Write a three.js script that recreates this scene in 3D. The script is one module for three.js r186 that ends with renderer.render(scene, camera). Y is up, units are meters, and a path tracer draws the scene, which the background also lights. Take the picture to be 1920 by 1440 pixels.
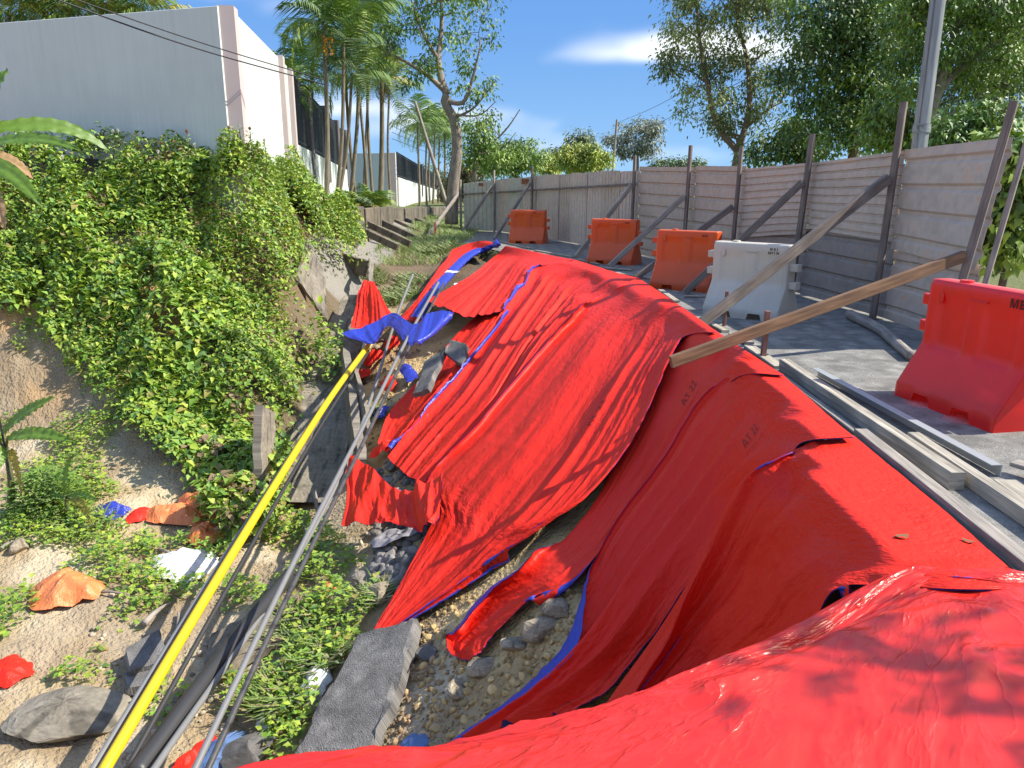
import * as THREE from 'three';
import { mergeGeometries } from 'three/addons/utils/BufferGeometryUtils.js';

// ------------------------------------------------------------------ camera, sky, sun, exposure
const scene = new THREE.Scene();
const EYE = new THREE.Vector3(0, 1.6, 0), PITCH = Math.atan(375 / 1443);
const camera = new THREE.PerspectiveCamera(2 * Math.atan(720 / 1443) * 180 / Math.PI, 4 / 3, 0.05, 2000);
camera.position.copy(EYE); camera.rotation.x = -PITCH;
const renderer = new THREE.WebGLRenderer({ antialias: true });
renderer.toneMapping = THREE.LinearToneMapping;
renderer.toneMappingExposure = 1.9;
renderer.shadowMap.enabled = true;
const SUN = new THREE.Vector3(0.70, 0.67, 0.03).normalize();
const sun = new THREE.DirectionalLight(new THREE.Color(1, 0.94, 0.83), 4.2);
sun.position.copy(SUN).multiplyScalar(60); sun.castShadow = true;
sun.shadow.mapSize.set(4096, 4096);
Object.assign(sun.shadow.camera, { left: -45, right: 45, top: 45, bottom: -45, near: 1, far: 160 });
scene.add(sun, sun.target); sun.name = 'sun';

function mulberry(a) { return () => { a |= 0; a = a + 0x6D2B79F5 | 0; let t = Math.imul(a ^ a >>> 15, 1 | a); t = t + Math.imul(t ^ t >>> 7, 61 | t) ^ t; return ((t ^ t >>> 14) >>> 0) / 4294967296; }; }
const clamp = (x, a = 0, b = 1) => Math.min(b, Math.max(a, x));
const lerp = (a, b, t) => a + (b - a) * t;
const sstep = (a, b, x) => { const t = clamp((x - a) / (b - a)); return t * t * (3 - 2 * t); };
const hash3 = (x, y, z) => { let h = Math.imul(x | 0, 374761393) ^ Math.imul(y | 0, 668265263) ^ Math.imul(z | 0, 2147483647 - 1274126177); h = Math.imul(h ^ h >>> 13, 1274126177); return ((h ^ h >>> 16) >>> 0) / 4294967296; };
function vnoise(x, y, z = 0, per = 0) {
  const xi = Math.floor(x), yi = Math.floor(y), zi = Math.floor(z), xf = x - xi, yf = y - yi, zf = z - zi;
  const u = xf * xf * (3 - 2 * xf), v = yf * yf * (3 - 2 * yf), w = zf * zf * (3 - 2 * zf);
  const m = (a) => per ? ((a % per) + per) % per : a;
  const h = (i, j, k) => hash3(m(xi + i), m(yi + j), zi + k);
  const l = (k) => lerp(lerp(h(0, 0, k), h(1, 0, k), u), lerp(h(0, 1, k), h(1, 1, k), u), v);
  return zf === 0 ? l(0) : lerp(l(0), l(1), w);
}
function fbm(x, y, z = 0, oct = 4, per = 0) { let s = 0, a = 0.5, f = 1, t = 0; for (let i = 0; i < oct; i++) { s += a * vnoise(x * f, y * f, z ? z * f : i * 7, per * f); t += a; a *= 0.5; f *= 2; } return s / t; }

{ // sky: clear blue paling towards the horizon, thin high cloud in wisps
  const W = 1024, H = 512, d = new Float32Array(W * H * 4);
  for (let j = 0; j < H; j++) for (let i = 0; i < W; i++) {
    const el = ((j + 0.5) / H - 0.5) * Math.PI, az = ((i + 0.5) / W - 0.5) * 2 * Math.PI;
    const s = Math.max(0, Math.sin(el)), k = Math.pow(1 - s, 6);
    let r = lerp(0.055, 0.20, k), g = lerp(0.165, 0.36, k), b = lerp(0.44, 0.54, k);
    const dx = Math.cos(el) * Math.cos(az), dz = Math.cos(el) * Math.sin(az);
    const q = 1 / (s + 0.16), cx = dx * q, cz = dz * q;
    const wob = fbm(cx * 1.3 + 9, cz * 1.3 + 4, 0, 3);
    let c = fbm(cx * 0.9 + wob * 1.2 + 31.7, cz * 1.9 + wob + 12.3, 0, 6);
    c = sstep(0.45, 0.74, c) * sstep(0.0, 0.1, s);
    r = lerp(r, 0.70, c * 0.9); g = lerp(g, 0.72, c * 0.9); b = lerp(b, 0.76, c * 0.9);
    if (el < 0) { const t = sstep(0, -0.15, el); r = lerp(r, 0.2, t); g = lerp(g, 0.2, t); b = lerp(b, 0.17, t); }
    const o = (j * W + i) * 4; d[o] = r; d[o + 1] = g; d[o + 2] = b; d[o + 3] = 1;
  }
  const t = new THREE.DataTexture(d, W, H, THREE.RGBAFormat, THREE.FloatType);
  t.mapping = THREE.EquirectangularReflectionMapping; t.magFilter = t.minFilter = THREE.LinearFilter; t.wrapS = THREE.RepeatWrapping; t.needsUpdate = true;
  scene.background = t; scene.environment = t;
}

// ------------------------------------------------------------------ helpers
const V = (x, y, z) => new THREE.Vector3(x, y, z);
const taken = new Map();
function numbered(n) { const k = taken.get(n) || 0; taken.set(n, k + 1); return k ? n + '_' + String(k).padStart(3, '0') : n; }
const baseOf = new WeakMap();
function thing(name, label, category, base = V(0, 0, 0), group, kind) {
  const o = new THREE.Group(); o.name = numbered(name); o.position.copy(base); scene.add(o);
  o.userData = { label, category }; if (group) o.userData.group = group; if (kind) o.userData.kind = kind;
  baseOf.set(o, base.clone()); return o;
}
// a part whose geometry is given in world coordinates
function part(name, geo, mat, parent, label) {
  const m = new THREE.Mesh(geo, mat); m.name = name; m.castShadow = m.receiveShadow = true;
  const b = baseOf.get(parent); if (b) m.position.copy(b).negate();
  parent.add(m); if (label) m.userData.label = label; return m;
}
// a sub-part or a part whose geometry is local to its parent
function local(name, geo, mat, parent, x = 0, y = 0, z = 0) {
  const m = new THREE.Mesh(geo, mat); m.name = name; m.castShadow = m.receiveShadow = true; m.position.set(x, y, z); parent.add(m); return m;
}
function solo(name, geo, mat, label, category, group, kind) {
  geo.computeBoundingBox(); const b = geo.boundingBox, c = V((b.min.x + b.max.x) / 2, b.min.y, (b.min.z + b.max.z) / 2);
  geo.translate(-c.x, -c.y, -c.z);
  const m = new THREE.Mesh(geo, mat); m.name = numbered(name); m.position.copy(c); m.castShadow = m.receiveShadow = true; scene.add(m);
  m.userData = { label, category }; if (group) m.userData.group = group; if (kind) m.userData.kind = kind; return m;
}
function struct(name, geo, mat, label) {
  const m = new THREE.Mesh(geo, mat); m.name = numbered(name); m.castShadow = m.receiveShadow = true; scene.add(m);
  m.userData = { kind: 'structure', label, category: 'ground' }; return m;
}
const col = (r, g, b) => new THREE.Color().setRGB(r, g, b);

// rays through points of the picture plane, used only to read off where things stand
const CP = Math.cos(PITCH), SP = Math.sin(PITCH);
function ray(px, py) { const X = (px - 960) / 1443, Y = (720 - py) / 1443; return V(X, Y * CP - SP, -(CP + Y * SP)); }
function onY(px, py, h) { const r = ray(px, py), t = (h - EYE.y) / r.y; return V(r.x * t, h, r.z * t); }
function onZ(px, py, z) { const r = ray(px, py), t = z / r.z; return V(r.x * t, EYE.y + r.y * t, z); }

// ------------------------------------------------------------------ textures
function tex(n, fn, color = false, rep = 1) {
  const d = new Uint8Array(n * n * 4);
  for (let j = 0; j < n; j++) for (let i = 0; i < n; i++) {
    const c = fn(i / n, j / n), o = (j * n + i) * 4;
    if (typeof c === 'number') { d[o] = d[o + 1] = d[o + 2] = clamp(c) * 255; } else { d[o] = clamp(c[0]) * 255; d[o + 1] = clamp(c[1]) * 255; d[o + 2] = clamp(c[2]) * 255; }
    d[o + 3] = 255;
  }
  const t = new THREE.DataTexture(d, n, n); t.wrapS = t.wrapT = THREE.RepeatWrapping; t.magFilter = THREE.LinearFilter; t.minFilter = THREE.LinearMipmapLinearFilter; t.generateMipmaps = true;
  if (color) t.colorSpace = THREE.SRGBColorSpace; t.repeat.set(rep, rep); t.needsUpdate = true; return t;
}
const re = (t, a, b) => { const c = t.clone(); c.repeat.set(a, b ?? a); c.needsUpdate = true; return c; };
const T_soil = tex(512, (u, v) => 0.55 * fbm(u * 12, v * 12, 0, 5, 12) + 0.45 * Math.pow(fbm(u * 40, v * 40, 0, 3, 40), 1.4));
const T_grain = tex(512, (u, v) => { const f = fbm(u * 5, v * 90, 0, 4, 0) ; const e = Math.min(u, 1 - u, 0.1) / 0.1; return lerp(0.5, f, 0.35 + 0.65 * e); });
const T_tarp = tex(1024, (u, v) => { // crinkled woven sheet
  const a = fbm(u * 40 + 1.5 * fbm(u * 9, v * 9, 0, 2, 9), v * 14, 0, 3, 0), b = fbm(u * 22 + v * 0, v * 26, 0, 3, 0);
  const e = Math.min(u, 1 - u, v, 1 - v) / 0.04; const m = 0.6 * Math.abs(2 * a - 1) + 0.4 * Math.abs(2 * b - 1);
  return lerp(0.3, 1 - m * 1.5, clamp(e));
});
const T_crease = tex(1024, (u, v) => { // sparse sharp creases in smooth plastic sheet
  const rg = (a, b, p) => Math.pow(1 - Math.abs(2 * fbm(a, b, 0, 5, p) - 1), 8), w = 0.5 * fbm(u * 4, v * 4, 0, 2, 4);
  return 0.25 + 0.5 * rg(u * 5 + w, v * 5, 0) * Math.min(1, Math.min(u, 1 - u, v, 1 - v) * 12) + 0.22 * rg(u * 11, v * 11 + w, 0) * Math.min(1, Math.min(u, 1 - u, v, 1 - v) * 12) + 0.05 * fbm(u * 26, v * 26, 0, 2, 26);
});
const T_asph = tex(512, (u, v) => { const s = hash3(u * 512, v * 512, 3), f = fbm(u * 8, v * 8, 0, 5, 8), g = vnoise(u * 150, v * 150, 0, 150); const k = 0.72 + 0.22 * (f - 0.5) * 2 + 0.16 * (s - 0.5) + (g > 0.83 ? 0.16 : 0) - (g < 0.12 ? 0.14 : 0); return [k, k * 0.99, k * 0.97]; }, true);
const T_asphB = tex(512, (u, v) => 0.6 * vnoise(u * 150, v * 150, 0, 150) + 0.4 * fbm(u * 30, v * 30, 0, 3, 30));
const T_conc = tex(512, (u, v) => { const f = fbm(u * 6, v * 6, 0, 6, 6), g = fbm(u * 30, v * 30, 0, 3, 30), st = sstep(0.52, 0.75, fbm(u * 16, v * 3, 0, 4, 0)) * Math.min(1, Math.min(u, 1 - u, v, 1 - v) * 20); const k = 0.80 + 0.35 * (f - 0.5) + 0.2 * (g - 0.5) - 0.22 * st; return [k, k * 0.985, k * 0.955]; }, true);
const T_plast = tex(1024, (u, v) => { const e = Math.min(1, Math.min(u, 1 - u, v, 1 - v) * 16), st = (fbm(u * 60, v * 2.2, 0, 4, 0) - 0.5) * e, f = fbm(u * 5, v * 5, 0, 5, 5) - 0.5; const k = 0.95 + 0.05 * st + 0.05 * f; return [k, k, k * 0.995]; }, true);
const T_wood = tex(512, (u, v) => { const e = Math.min(1, Math.min(u, 1 - u) * 12), f = fbm(u * 4, v * 70, 0, 4, 0), w = fbm(u * 3, v * 9, 0, 4, 0); const k = 0.78 + 0.34 * (f - 0.5) * (0.4 + 0.6 * e) + 0.35 * (w - 0.5) * e; return [k, k * 0.985, k * 0.96]; }, true);
const T_rust = tex(512, (u, v) => { const f = fbm(u * 5, v * 5, 0, 5, 5), g = fbm(u * 24, v * 24, 0, 4, 24), r = 0.5 * sstep(0.60, 0.75, f * 0.6 + g * 0.4); const k = 0.9 + 0.14 * (g - 0.5) + 0.12 * (f - 0.5); return [k, lerp(k, k * 0.80, r), lerp(k, k * 0.66, r)]; }, true);
const T_leaf = tex(256, (u, v) => { const k = 0.9 + 0.2 * (fbm(u * 8, v * 8, 0, 3, 8) - 0.5); return [k, k, k]; }, true);

const std = (c, rough, o = {}) => new THREE.MeshStandardMaterial({ color: c, roughness: rough, ...o });
const phy = (c, rough, o = {}) => new THREE.MeshPhysicalMaterial({ color: c, roughness: rough, ...o });
const M = {
  tarp: phy(col(0.72, 0.026, 0.013), 0.5, { bumpMap: T_tarp, bumpScale: 0.006, specularIntensity: 0.4, side: THREE.DoubleSide }),
  tarpNear: phy(col(0.72, 0.028, 0.018), 0.30, { bumpMap: T_crease, bumpScale: 0.010, specularIntensity: 1.0, side: THREE.DoubleSide }),
  blue: phy(col(0.026, 0.045, 0.38), 0.42, { bumpMap: T_tarp, bumpScale: 0.006, side: THREE.DoubleSide }),
  orangeTarp: phy(col(0.74, 0.22, 0.07), 0.5, { bumpMap: T_tarp, bumpScale: 0.008, side: THREE.DoubleSide }),
  sack: phy(col(0.66, 0.66, 0.64), 0.6, { bumpMap: T_tarp, bumpScale: 0.008, side: THREE.DoubleSide }),
  denim: phy(col(0.09, 0.16, 0.33), 0.8, { bumpMap: T_tarp, bumpScale: 0.006, side: THREE.DoubleSide }),
  ink: std(col(0.05, 0.006, 0.008), 0.6),
  road: std(col(0.40, 0.39, 0.365), 0.92, { map: T_asph, bumpMap: T_asphB, bumpScale: 0.004 }),
  slab: std(col(0.33, 0.32, 0.31), 0.95, { map: T_asph, bumpMap: T_asphB, bumpScale: 0.008 }),
  conc: std(col(0.42, 0.38, 0.32), 0.93, { map: T_conc, bumpMap: T_soil, bumpScale: 0.006 }),
  concDark: std(col(0.24, 0.21, 0.165), 0.95, { map: T_conc, bumpMap: T_soil, bumpScale: 0.008 }),
  wallPaint: std(col(0.64, 0.69, 0.655), 0.8, { map: T_plast }),
  pillarPaint: std(col(0.62, 0.52, 0.49), 0.8, { map: T_plast }),
  wallBase: std(col(0.16, 0.16, 0.15), 0.9, { map: T_conc }),
  iron: std(col(0.02, 0.022, 0.026), 0.5),
  ironPost: std(col(0.13, 0.11, 0.11), 0.7),
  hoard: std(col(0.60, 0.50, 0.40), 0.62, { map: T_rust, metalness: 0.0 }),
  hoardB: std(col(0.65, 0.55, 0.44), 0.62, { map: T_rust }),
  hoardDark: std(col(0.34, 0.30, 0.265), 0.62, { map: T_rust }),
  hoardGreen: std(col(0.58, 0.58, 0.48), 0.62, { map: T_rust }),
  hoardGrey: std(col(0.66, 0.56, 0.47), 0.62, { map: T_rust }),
  post: std(col(0.34, 0.285, 0.25), 0.85, { map: T_wood, bumpMap: T_grain, bumpScale: 0.003 }),
  timberGrey: std(col(0.50, 0.45, 0.40), 0.85, { map: T_wood, bumpMap: T_grain, bumpScale: 0.004 }),
  timberPale: std(col(0.60, 0.55, 0.46), 0.85, { map: T_wood, bumpMap: T_grain, bumpScale: 0.003 }),
  timberBrown: std(col(0.32, 0.18, 0.10), 0.8, { map: T_wood, bumpMap: T_grain, bumpScale: 0.004 }),
  timberPink: std(col(0.42, 0.20, 0.15), 0.8, { map: T_wood, bumpMap: T_grain, bumpScale: 0.003 }),
  steel: std(col(0.40, 0.43, 0.43), 0.45, { metalness: 0.3 }),
  galv: std(col(0.50, 0.53, 0.55), 0.5, { metalness: 0.4, map: T_conc }),
  orangePlastic: phy(col(0.86, 0.125, 0.010), 0.42, { map: T_plast, transmission: 0.34, thickness: 0, side: THREE.DoubleSide }),
  redPlastic: phy(col(0.92, 0.016, 0.012), 0.40, { map: T_plast, transmission: 0.34, thickness: 0, side: THREE.DoubleSide }),
  whitePlastic: phy(col(0.74, 0.68, 0.57), 0.45, { transmission: 0.22, thickness: 0, side: THREE.DoubleSide, map: T_plast }),
  black: std(col(0.02, 0.02, 0.022), 0.6),
  yellow: phy(col(0.80, 0.56, 0.015), 0.4, { map: T_plast }),
  pipeBlack: phy(col(0.045, 0.045, 0.047), 0.45, { map: T_plast }),
  pipeGrey: phy(col(0.22, 0.22, 0.22), 0.45, { map: T_plast }),
  bark: std(col(0.36, 0.28, 0.20), 0.95, { map: T_wood, bumpMap: T_soil, bumpScale: 0.03 }),
  barkPale: std(col(0.42, 0.37, 0.31), 0.95, { map: T_wood, bumpMap: T_soil, bumpScale: 0.02 }),
  palmBark: std(col(0.34, 0.30, 0.22), 0.95, { map: T_wood, bumpMap: T_soil, bumpScale: 0.01 }),
};
// a box from a to b with chamfered long edges; up hints where its thickness points; uv runs in metres along it
function beam(a, b, w, h, up = V(0, 1, 0), ch = 0.006) {
  const d = b.clone().sub(a), L = d.length(); d.normalize();
  const s = d.clone().cross(up).normalize(), n = s.clone().cross(d).normalize(), x = w / 2, y = h / 2;
  const prof = [[-x + ch, -y], [x - ch, -y], [x, -y + ch], [x, y - ch], [x - ch, y], [-x + ch, y], [-x, y - ch], [-x, -y + ch]];
  const pos = [], uv = [], idx = []; const pt = (e, p) => a.clone().addScaledVector(d, e * L).addScaledVector(s, p[0]).addScaledVector(n, p[1]);
  for (let i = 0; i < 8; i++) {
    const p = prof[i], q = prof[(i + 1) % 8], o = pos.length / 3;
    for (const [e, r, vv] of [[0, p, i * 0.05], [1, p, i * 0.05], [1, q, i * 0.05 + 0.1], [0, q, i * 0.05 + 0.1]]) { const k = pt(e, r); pos.push(k.x, k.y, k.z); uv.push(e * L + a.x * 3.1, vv + a.z * 1.7); }
    idx.push(o, o + 2, o + 1, o, o + 3, o + 2);
  }
  for (const e of [0, 1]) { const o = pos.length / 3; for (const p of prof) { const k = pt(e, p); pos.push(k.x, k.y, k.z); uv.push(p[0], p[1]); } for (let i = 1; i < 7; i++) e ? idx.push(o, o + i + 1, o + i) : idx.push(o, o + i, o + i + 1); }
  const g = new THREE.BufferGeometry(); g.setAttribute('position', new THREE.Float32BufferAttribute(pos, 3)); g.setAttribute('uv', new THREE.Float32BufferAttribute(uv, 2)); g.setIndex(idx.reverse()); const ng = g.toNonIndexed(); ng.computeVertexNormals(); return ng;
}
function tube(pts, r0, r1 = r0, seg = 24, rad = 8) {
  const c = new THREE.CatmullRomCurve3(pts), fr = c.computeFrenetFrames(seg), pos = [], uv = [], idx = [], L = c.getLength();
  for (let i = 0; i <= seg; i++) {
    const p = c.getPointAt(i / seg), r = typeof r0 === 'function' ? r0(i / seg) : lerp(r0, r1, i / seg);
    for (let k = 0; k <= rad; k++) { const t = k / rad * 2 * Math.PI, o = p.clone().addScaledVector(fr.normals[i], Math.cos(t) * r).addScaledVector(fr.binormals[i], Math.sin(t) * r); pos.push(o.x, o.y, o.z); uv.push(i / seg * L, k / rad * 6.28 * r); }
  }
  for (let i = 0; i < seg; i++) for (let k = 0; k < rad; k++) { const a = i * (rad + 1) + k, b = a + rad + 1; idx.push(a, a + 1, b, b, a + 1, b + 1); }
  for (const e of [0, seg]) { const o = pos.length / 3, p = c.getPointAt(e / seg); pos.push(p.x, p.y, p.z); uv.push(0, 0); for (let k = 0; k < rad; k++) { const a = e * (rad + 1) + k; e ? idx.push(o, a, a + 1) : idx.push(o, a + 1, a); } }
  const g = new THREE.BufferGeometry(); g.setAttribute('position', new THREE.Float32BufferAttribute(pos, 3)); g.setAttribute('uv', new THREE.Float32BufferAttribute(uv, 2)); g.setIndex(idx); g.computeVertexNormals(); return g;
}
function polyPrism(pts, top, thick, bevel = 0) { // plan outline [[x,z]...], top height, thickness
  const s = new THREE.Shape(pts.map(([x, z]) => new THREE.Vector2(x, -z)));
  const g = new THREE.ExtrudeGeometry(s, { depth: thick - 2 * bevel, bevelEnabled: bevel > 0, bevelThickness: bevel, bevelSize: bevel, bevelOffset: -bevel, bevelSegments: 1 });
  g.rotateX(-Math.PI / 2); g.translate(0, top - thick + bevel, 0); return g;
}
function rock(seed, r, sx = 1, sy = 0.7, sz = 1, det = 2) {
  const g = new THREE.IcosahedronGeometry(1, det), p = g.attributes.position, R = mulberry(seed), o = [R() * 90, R() * 90, R() * 90];
  const cuts = []; for (let i = 0; i < 7; i++) cuts.push([V(R() - 0.5, R() - 0.5, R() - 0.5).normalize(), 0.55 + R() * 0.35]);
  for (let i = 0; i < p.count; i++) { const v = V(p.getX(i), p.getY(i), p.getZ(i)); v.multiplyScalar(0.85 + 0.35 * fbm(v.x * 1.5 + o[0], v.y * 1.5 + o[1], v.z * 1.5 + o[2] + 0.01, 3)); for (const [n, d] of cuts) { const e = v.dot(n); if (e > d) v.addScaledVector(n, d - e); } p.setXYZ(i, v.x * r * sx, v.y * r * sy, v.z * r * sz); }
  g.computeVertexNormals(); return g;
}
// ------------------------------------------------------------------ terrain: road level, collapsed slope, valley floor, left bank
const CREST = [[-2.4, -24.5], [-1.15, -21], [0.46, -16.6], [1.3, -14.3], [1.76, -10.5], [1.98, -8.55], [2.01, -6.73], [1.9, -5.25], [1.85, -4.67], [1.62, -4.0], [1.55, -3.08], [1.46, -2.80]];
const EDGE = [[-2.2, -26.6], [-1.32, -24.2], [0.0, -21.0], [1.42, -17.2], [2.20, -13.7], [2.42, -8.9], [2.36, -6.5], [2.26, -4.8], [2.17, -2.9], [2.1, 0], [2.1, 6]];
const interp = (L, z) => { for (let i = 0; i < L.length - 1; i++) { const [x0, z0] = L[i], [x1, z1] = L[i + 1]; if (z >= z0 && z <= z1) return lerp(x0, x1, (z - z0) / (z1 - z0)); } return z < L[0][1] ? L[0][0] : L[L.length - 1][0]; };
const ctrl = [];
const cp = (x, y, z) => ctrl.push([x, z, y]);
const cpY = (px, py, h) => { const p = onY(px, py, h); cp(p.x, p.y, p.z); };
const cpZ = (px, py, z) => { const p = onZ(px, py, z); cp(p.x, p.y, p.z); };
for (const [x, z] of CREST) { cp(x, 0, z); }
for (let i = 2; i < CREST.length - 2; i++) cp((CREST[i][0] + CREST[i + 1][0]) / 2, 0, (CREST[i][1] + CREST[i + 1][1]) / 2);
for (const [x, z, dx, dz, dy] of [[-1.15, -21, -0.4, 0.25, -0.25], [0.46, -16.6, -0.35, 0.2, -0.22], [1.3, -14.3, -0.33, 0.12, -0.24], [1.6, -12.4, -0.3, 0.05, -0.26], [1.76, -10.5, -0.3, 0.05, -0.3], [1.87, -9.5, -0.3, 0, -0.34], [1.98, -8.55, -0.3, 0, -0.4], [2.0, -7.6, -0.3, 0, -0.5], [2.01, -6.73, -0.3, 0, -0.65], [1.95, -6, -0.28, 0, -0.85], [1.9, -5.25, -0.28, 0, -1.05], [1.75, -4.4, -0.28, -0.02, -1.15], [1.62, -4.0, -0.28, -0.02, -1.25], [1.58, -3.5, -0.28, -0.05, -1.3], [1.46, -2.9, -0.28, -0.3, -1.3], [0.86, -2.5, -0.15, -0.4, -1.0], [0.3, -2.3, -0.05, -0.4, -1.2], [-0.68, -2.28, 0, -0.4, -1.3]]) cp(x + dx, dy, z + dz);
for (const [x, z] of EDGE) { cp(x, 0, z); cp(x + 1.6, 0, z); cp(x + 4, 0, z); }
// near rim where the ground stands
cp(0.86, -0.06, -2.42); cp(0.45, -0.14, -2.28); cp(-0.02, -0.24, -2.2); cp(-0.68, -0.34, -2.2); cp(-1.5, -0.5, -2.1);
cp(1.2, 0, -1.5); cp(0, -0.1, -0.8); cp(-1.5, -0.3, -0.8); cp(0, 0, 2); cp(-3, -0.6, 1.5); cp(2, 0, 3); cp(-3, -1.8, -1.6); cp(-6, -2.2, 1);
// valley floor
cpY(200, 1440, -2.9); cpY(0, 1300, -2.8); cpY(400, 1100, -2.8); cpY(560, 1050, -2.7); cpY(330, 900, -2.35); cpY(150, 950, -2.4); cpY(840, 1230, -2.3); cpY(700, 1190, -2.5); cpY(870, 1400, -2.3); cpY(650, 980, -2.45); cpY(690, 860, -2.2); cpY(720, 720, -1.65); cpY(745, 590, -0.9); cpY(0, 850, -2.2); cpY(500, 1300, -2.85); cpY(200, 1150, -2.65);
cp(-1.2, -2.8, -4.0); cp(-3, -2.9, -3.8); cp(-6, -2.8, -4); cp(-10, -2.5, -6); cp(-10, -2.2, -10); cp(-5.5, -2.6, -7.2); cp(0.3, -1.55, -5.5); cp(0.3, -1.9, -4.0); cp(0.9, -1.6, -3.7); cp(0.1, -1.36, -8.2); cp(-0.3, -1.18, -10.5); cp(-0.7, -0.95, -13.5); cp(-1.5, -0.6, -17); cp(-2.2, -0.3, -21);
// drain bed
for (const [x, y, z] of [[-3.0, -2.7, -9.2], [-3.05, -2.45, -11], [-3.15, -1.85, -13], [-3.3, -1.3, -15], [-3.6, -0.85, -17], [-4.0, -0.35, -20], [-4.0, -0.2, -24], [-3.8, -0.15, -30], [-3.5, -0.1, -38]]) { cp(x, y, z); cp(x + 0.5, y, z); if (z > -16.5) cp(x - 0.5, y, z); }
// left bank and terrace
cpZ(0, 600, -12.4); cpZ(300, 600, -12.6); cpZ(150, 700, -11.6); cpZ(0, 400, -14.3); cpZ(300, 410, -14.0); cpZ(500, 500, -13.9); cpZ(300, 780, -11.3);
cp(-3.9, -1.7, -11.2); cp(-4.1, -1.0, -12.4); cp(-4.2, 0.2, -14.4); cp(-4.7, 0.9, -16.2); cp(-4.8, 1.1, -18.5); cp(-5.2, 1.9, -16.4); cp(-7, 2.1, -16.6); cp(-10, 2.3, -17.2); cp(-16, 2.5, -18.5); cp(-14, -0.6, -13); cp(-14, 1.2, -15.2);
for (const z of [-20, -25, -30, -38, -50]) { const t = 1.6 - 0.0277 * -z; cp(-4.75, t, z); cp(-7, t, z); cp(-12, t + 0.3, z); }
// grass verge between drain and hoarding
cp(-2.6, 0.02, -23); cp(-2.9, 0.12, -26); cp(-2.3, 0.15, -30); cp(-1.5, 0.1, -38); cp(2, 0, -30); cp(4, 0, -38); cp(8, 0, -20); cp(8, 0, -8); cp(8, 0, 3); cp(3, 0, -50); cp(10, 0, -50);
const NC = ctrl.length;
const RBFW = (() => {
  const n = NC + 3, A = []; const k = (a, b) => Math.hypot(a[0] - b[0], a[1] - b[1]);
  for (let i = 0; i < NC; i++) { const r = new Float64Array(n + 1); for (let j = 0; j < NC; j++) r[j] = k(ctrl[i], ctrl[j]); r[i] -= 0.01; r[NC] = 1; r[NC + 1] = ctrl[i][0]; r[NC + 2] = ctrl[i][1]; r[n] = ctrl[i][2]; A.push(r); }
  for (let q = 0; q < 3; q++) { const r = new Float64Array(n + 1); for (let j = 0; j < NC; j++) r[j] = q === 0 ? 1 : ctrl[j][q - 1]; A.push(r); }
  for (let c = 0; c < n; c++) { let p = c; for (let r = c + 1; r < n; r++) if (Math.abs(A[r][c]) > Math.abs(A[p][c])) p = r; [A[c], A[p]] = [A[p], A[c]]; for (let r = 0; r < n; r++) if (r !== c) { const f = A[r][c] / A[c][c]; if (f) for (let j = c; j <= n; j++) A[r][j] -= f * A[c][j]; } }
  return A.map((r, i) => r[n] / r[i]);
})();
const rbf = (x, z) => { let s = RBFW[NC] + RBFW[NC + 1] * x + RBFW[NC + 2] * z; for (let i = 0; i < NC; i++) s += RBFW[i] * Math.hypot(x - ctrl[i][0], z - ctrl[i][1]); return s; };
const GX0 = -16, GX1 = 8, GZ0 = -50, GZ1 = 3, GS = 0.125, GNX = Math.round((GX1 - GX0) / GS), GNZ = Math.round((GZ1 - GZ0) / GS);
const HG = new Float32Array((GNX + 1) * (GNZ + 1));
for (let j = 0; j <= GNZ; j++) { // coarse where far
  const z = GZ0 + j * GS;
  for (let i = 0; i <= GNX; i++) { const x = GX0 + i * GS; let y;
    if ((x > interp(EDGE, z) + 0.05 && z > -27) || (x > interp(CREST, z) && z > -24 && z < -2.85)) y = 0; else if (z < -20 && (i % 4 || j % 4)) y = NaN; else y = rbf(x, z);
    HG[j * (GNX + 1) + i] = y; }
}
for (let j = 0; j <= GNZ; j++) if (GZ0 + j * GS < -20) for (let i = 0; i <= GNX; i++) { const o = j * (GNX + 1) + i; if (HG[o] === HG[o]) continue; const i0 = i - i % 4, i1 = Math.min(GNX - GNX % 4, i0 + 4), j0 = j - j % 4, j1 = j0 + 4, g = (a, b) => { const v = HG[b * (GNX + 1) + a]; return v === v ? v : 0; }; HG[o] = lerp(lerp(g(i0, j0), g(i1, j0), (i - i0) / 4), lerp(g(i0, j1), g(i1, j1), (i - i0) / 4), (j - j0) / 4); }
function terrBase(x, z) {
  const cx = clamp(x, GX0, GX1 - 1e-4), cz = clamp(z, GZ0, GZ1 - 1e-4), fx = (cx - GX0) / GS, fz = (cz - GZ0) / GS, i = Math.floor(fx), j = Math.floor(fz), u = fx - i, v = fz - j, w = GNX + 1, o = j * w + i;
  const y = lerp(lerp(HG[o], HG[o + 1], u), lerp(HG[o + w], HG[o + w + 1], u), v);
  const d = Math.hypot(x - cx, z - cz); return lerp(y, 0, sstep(0, 60, d));
}
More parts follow.
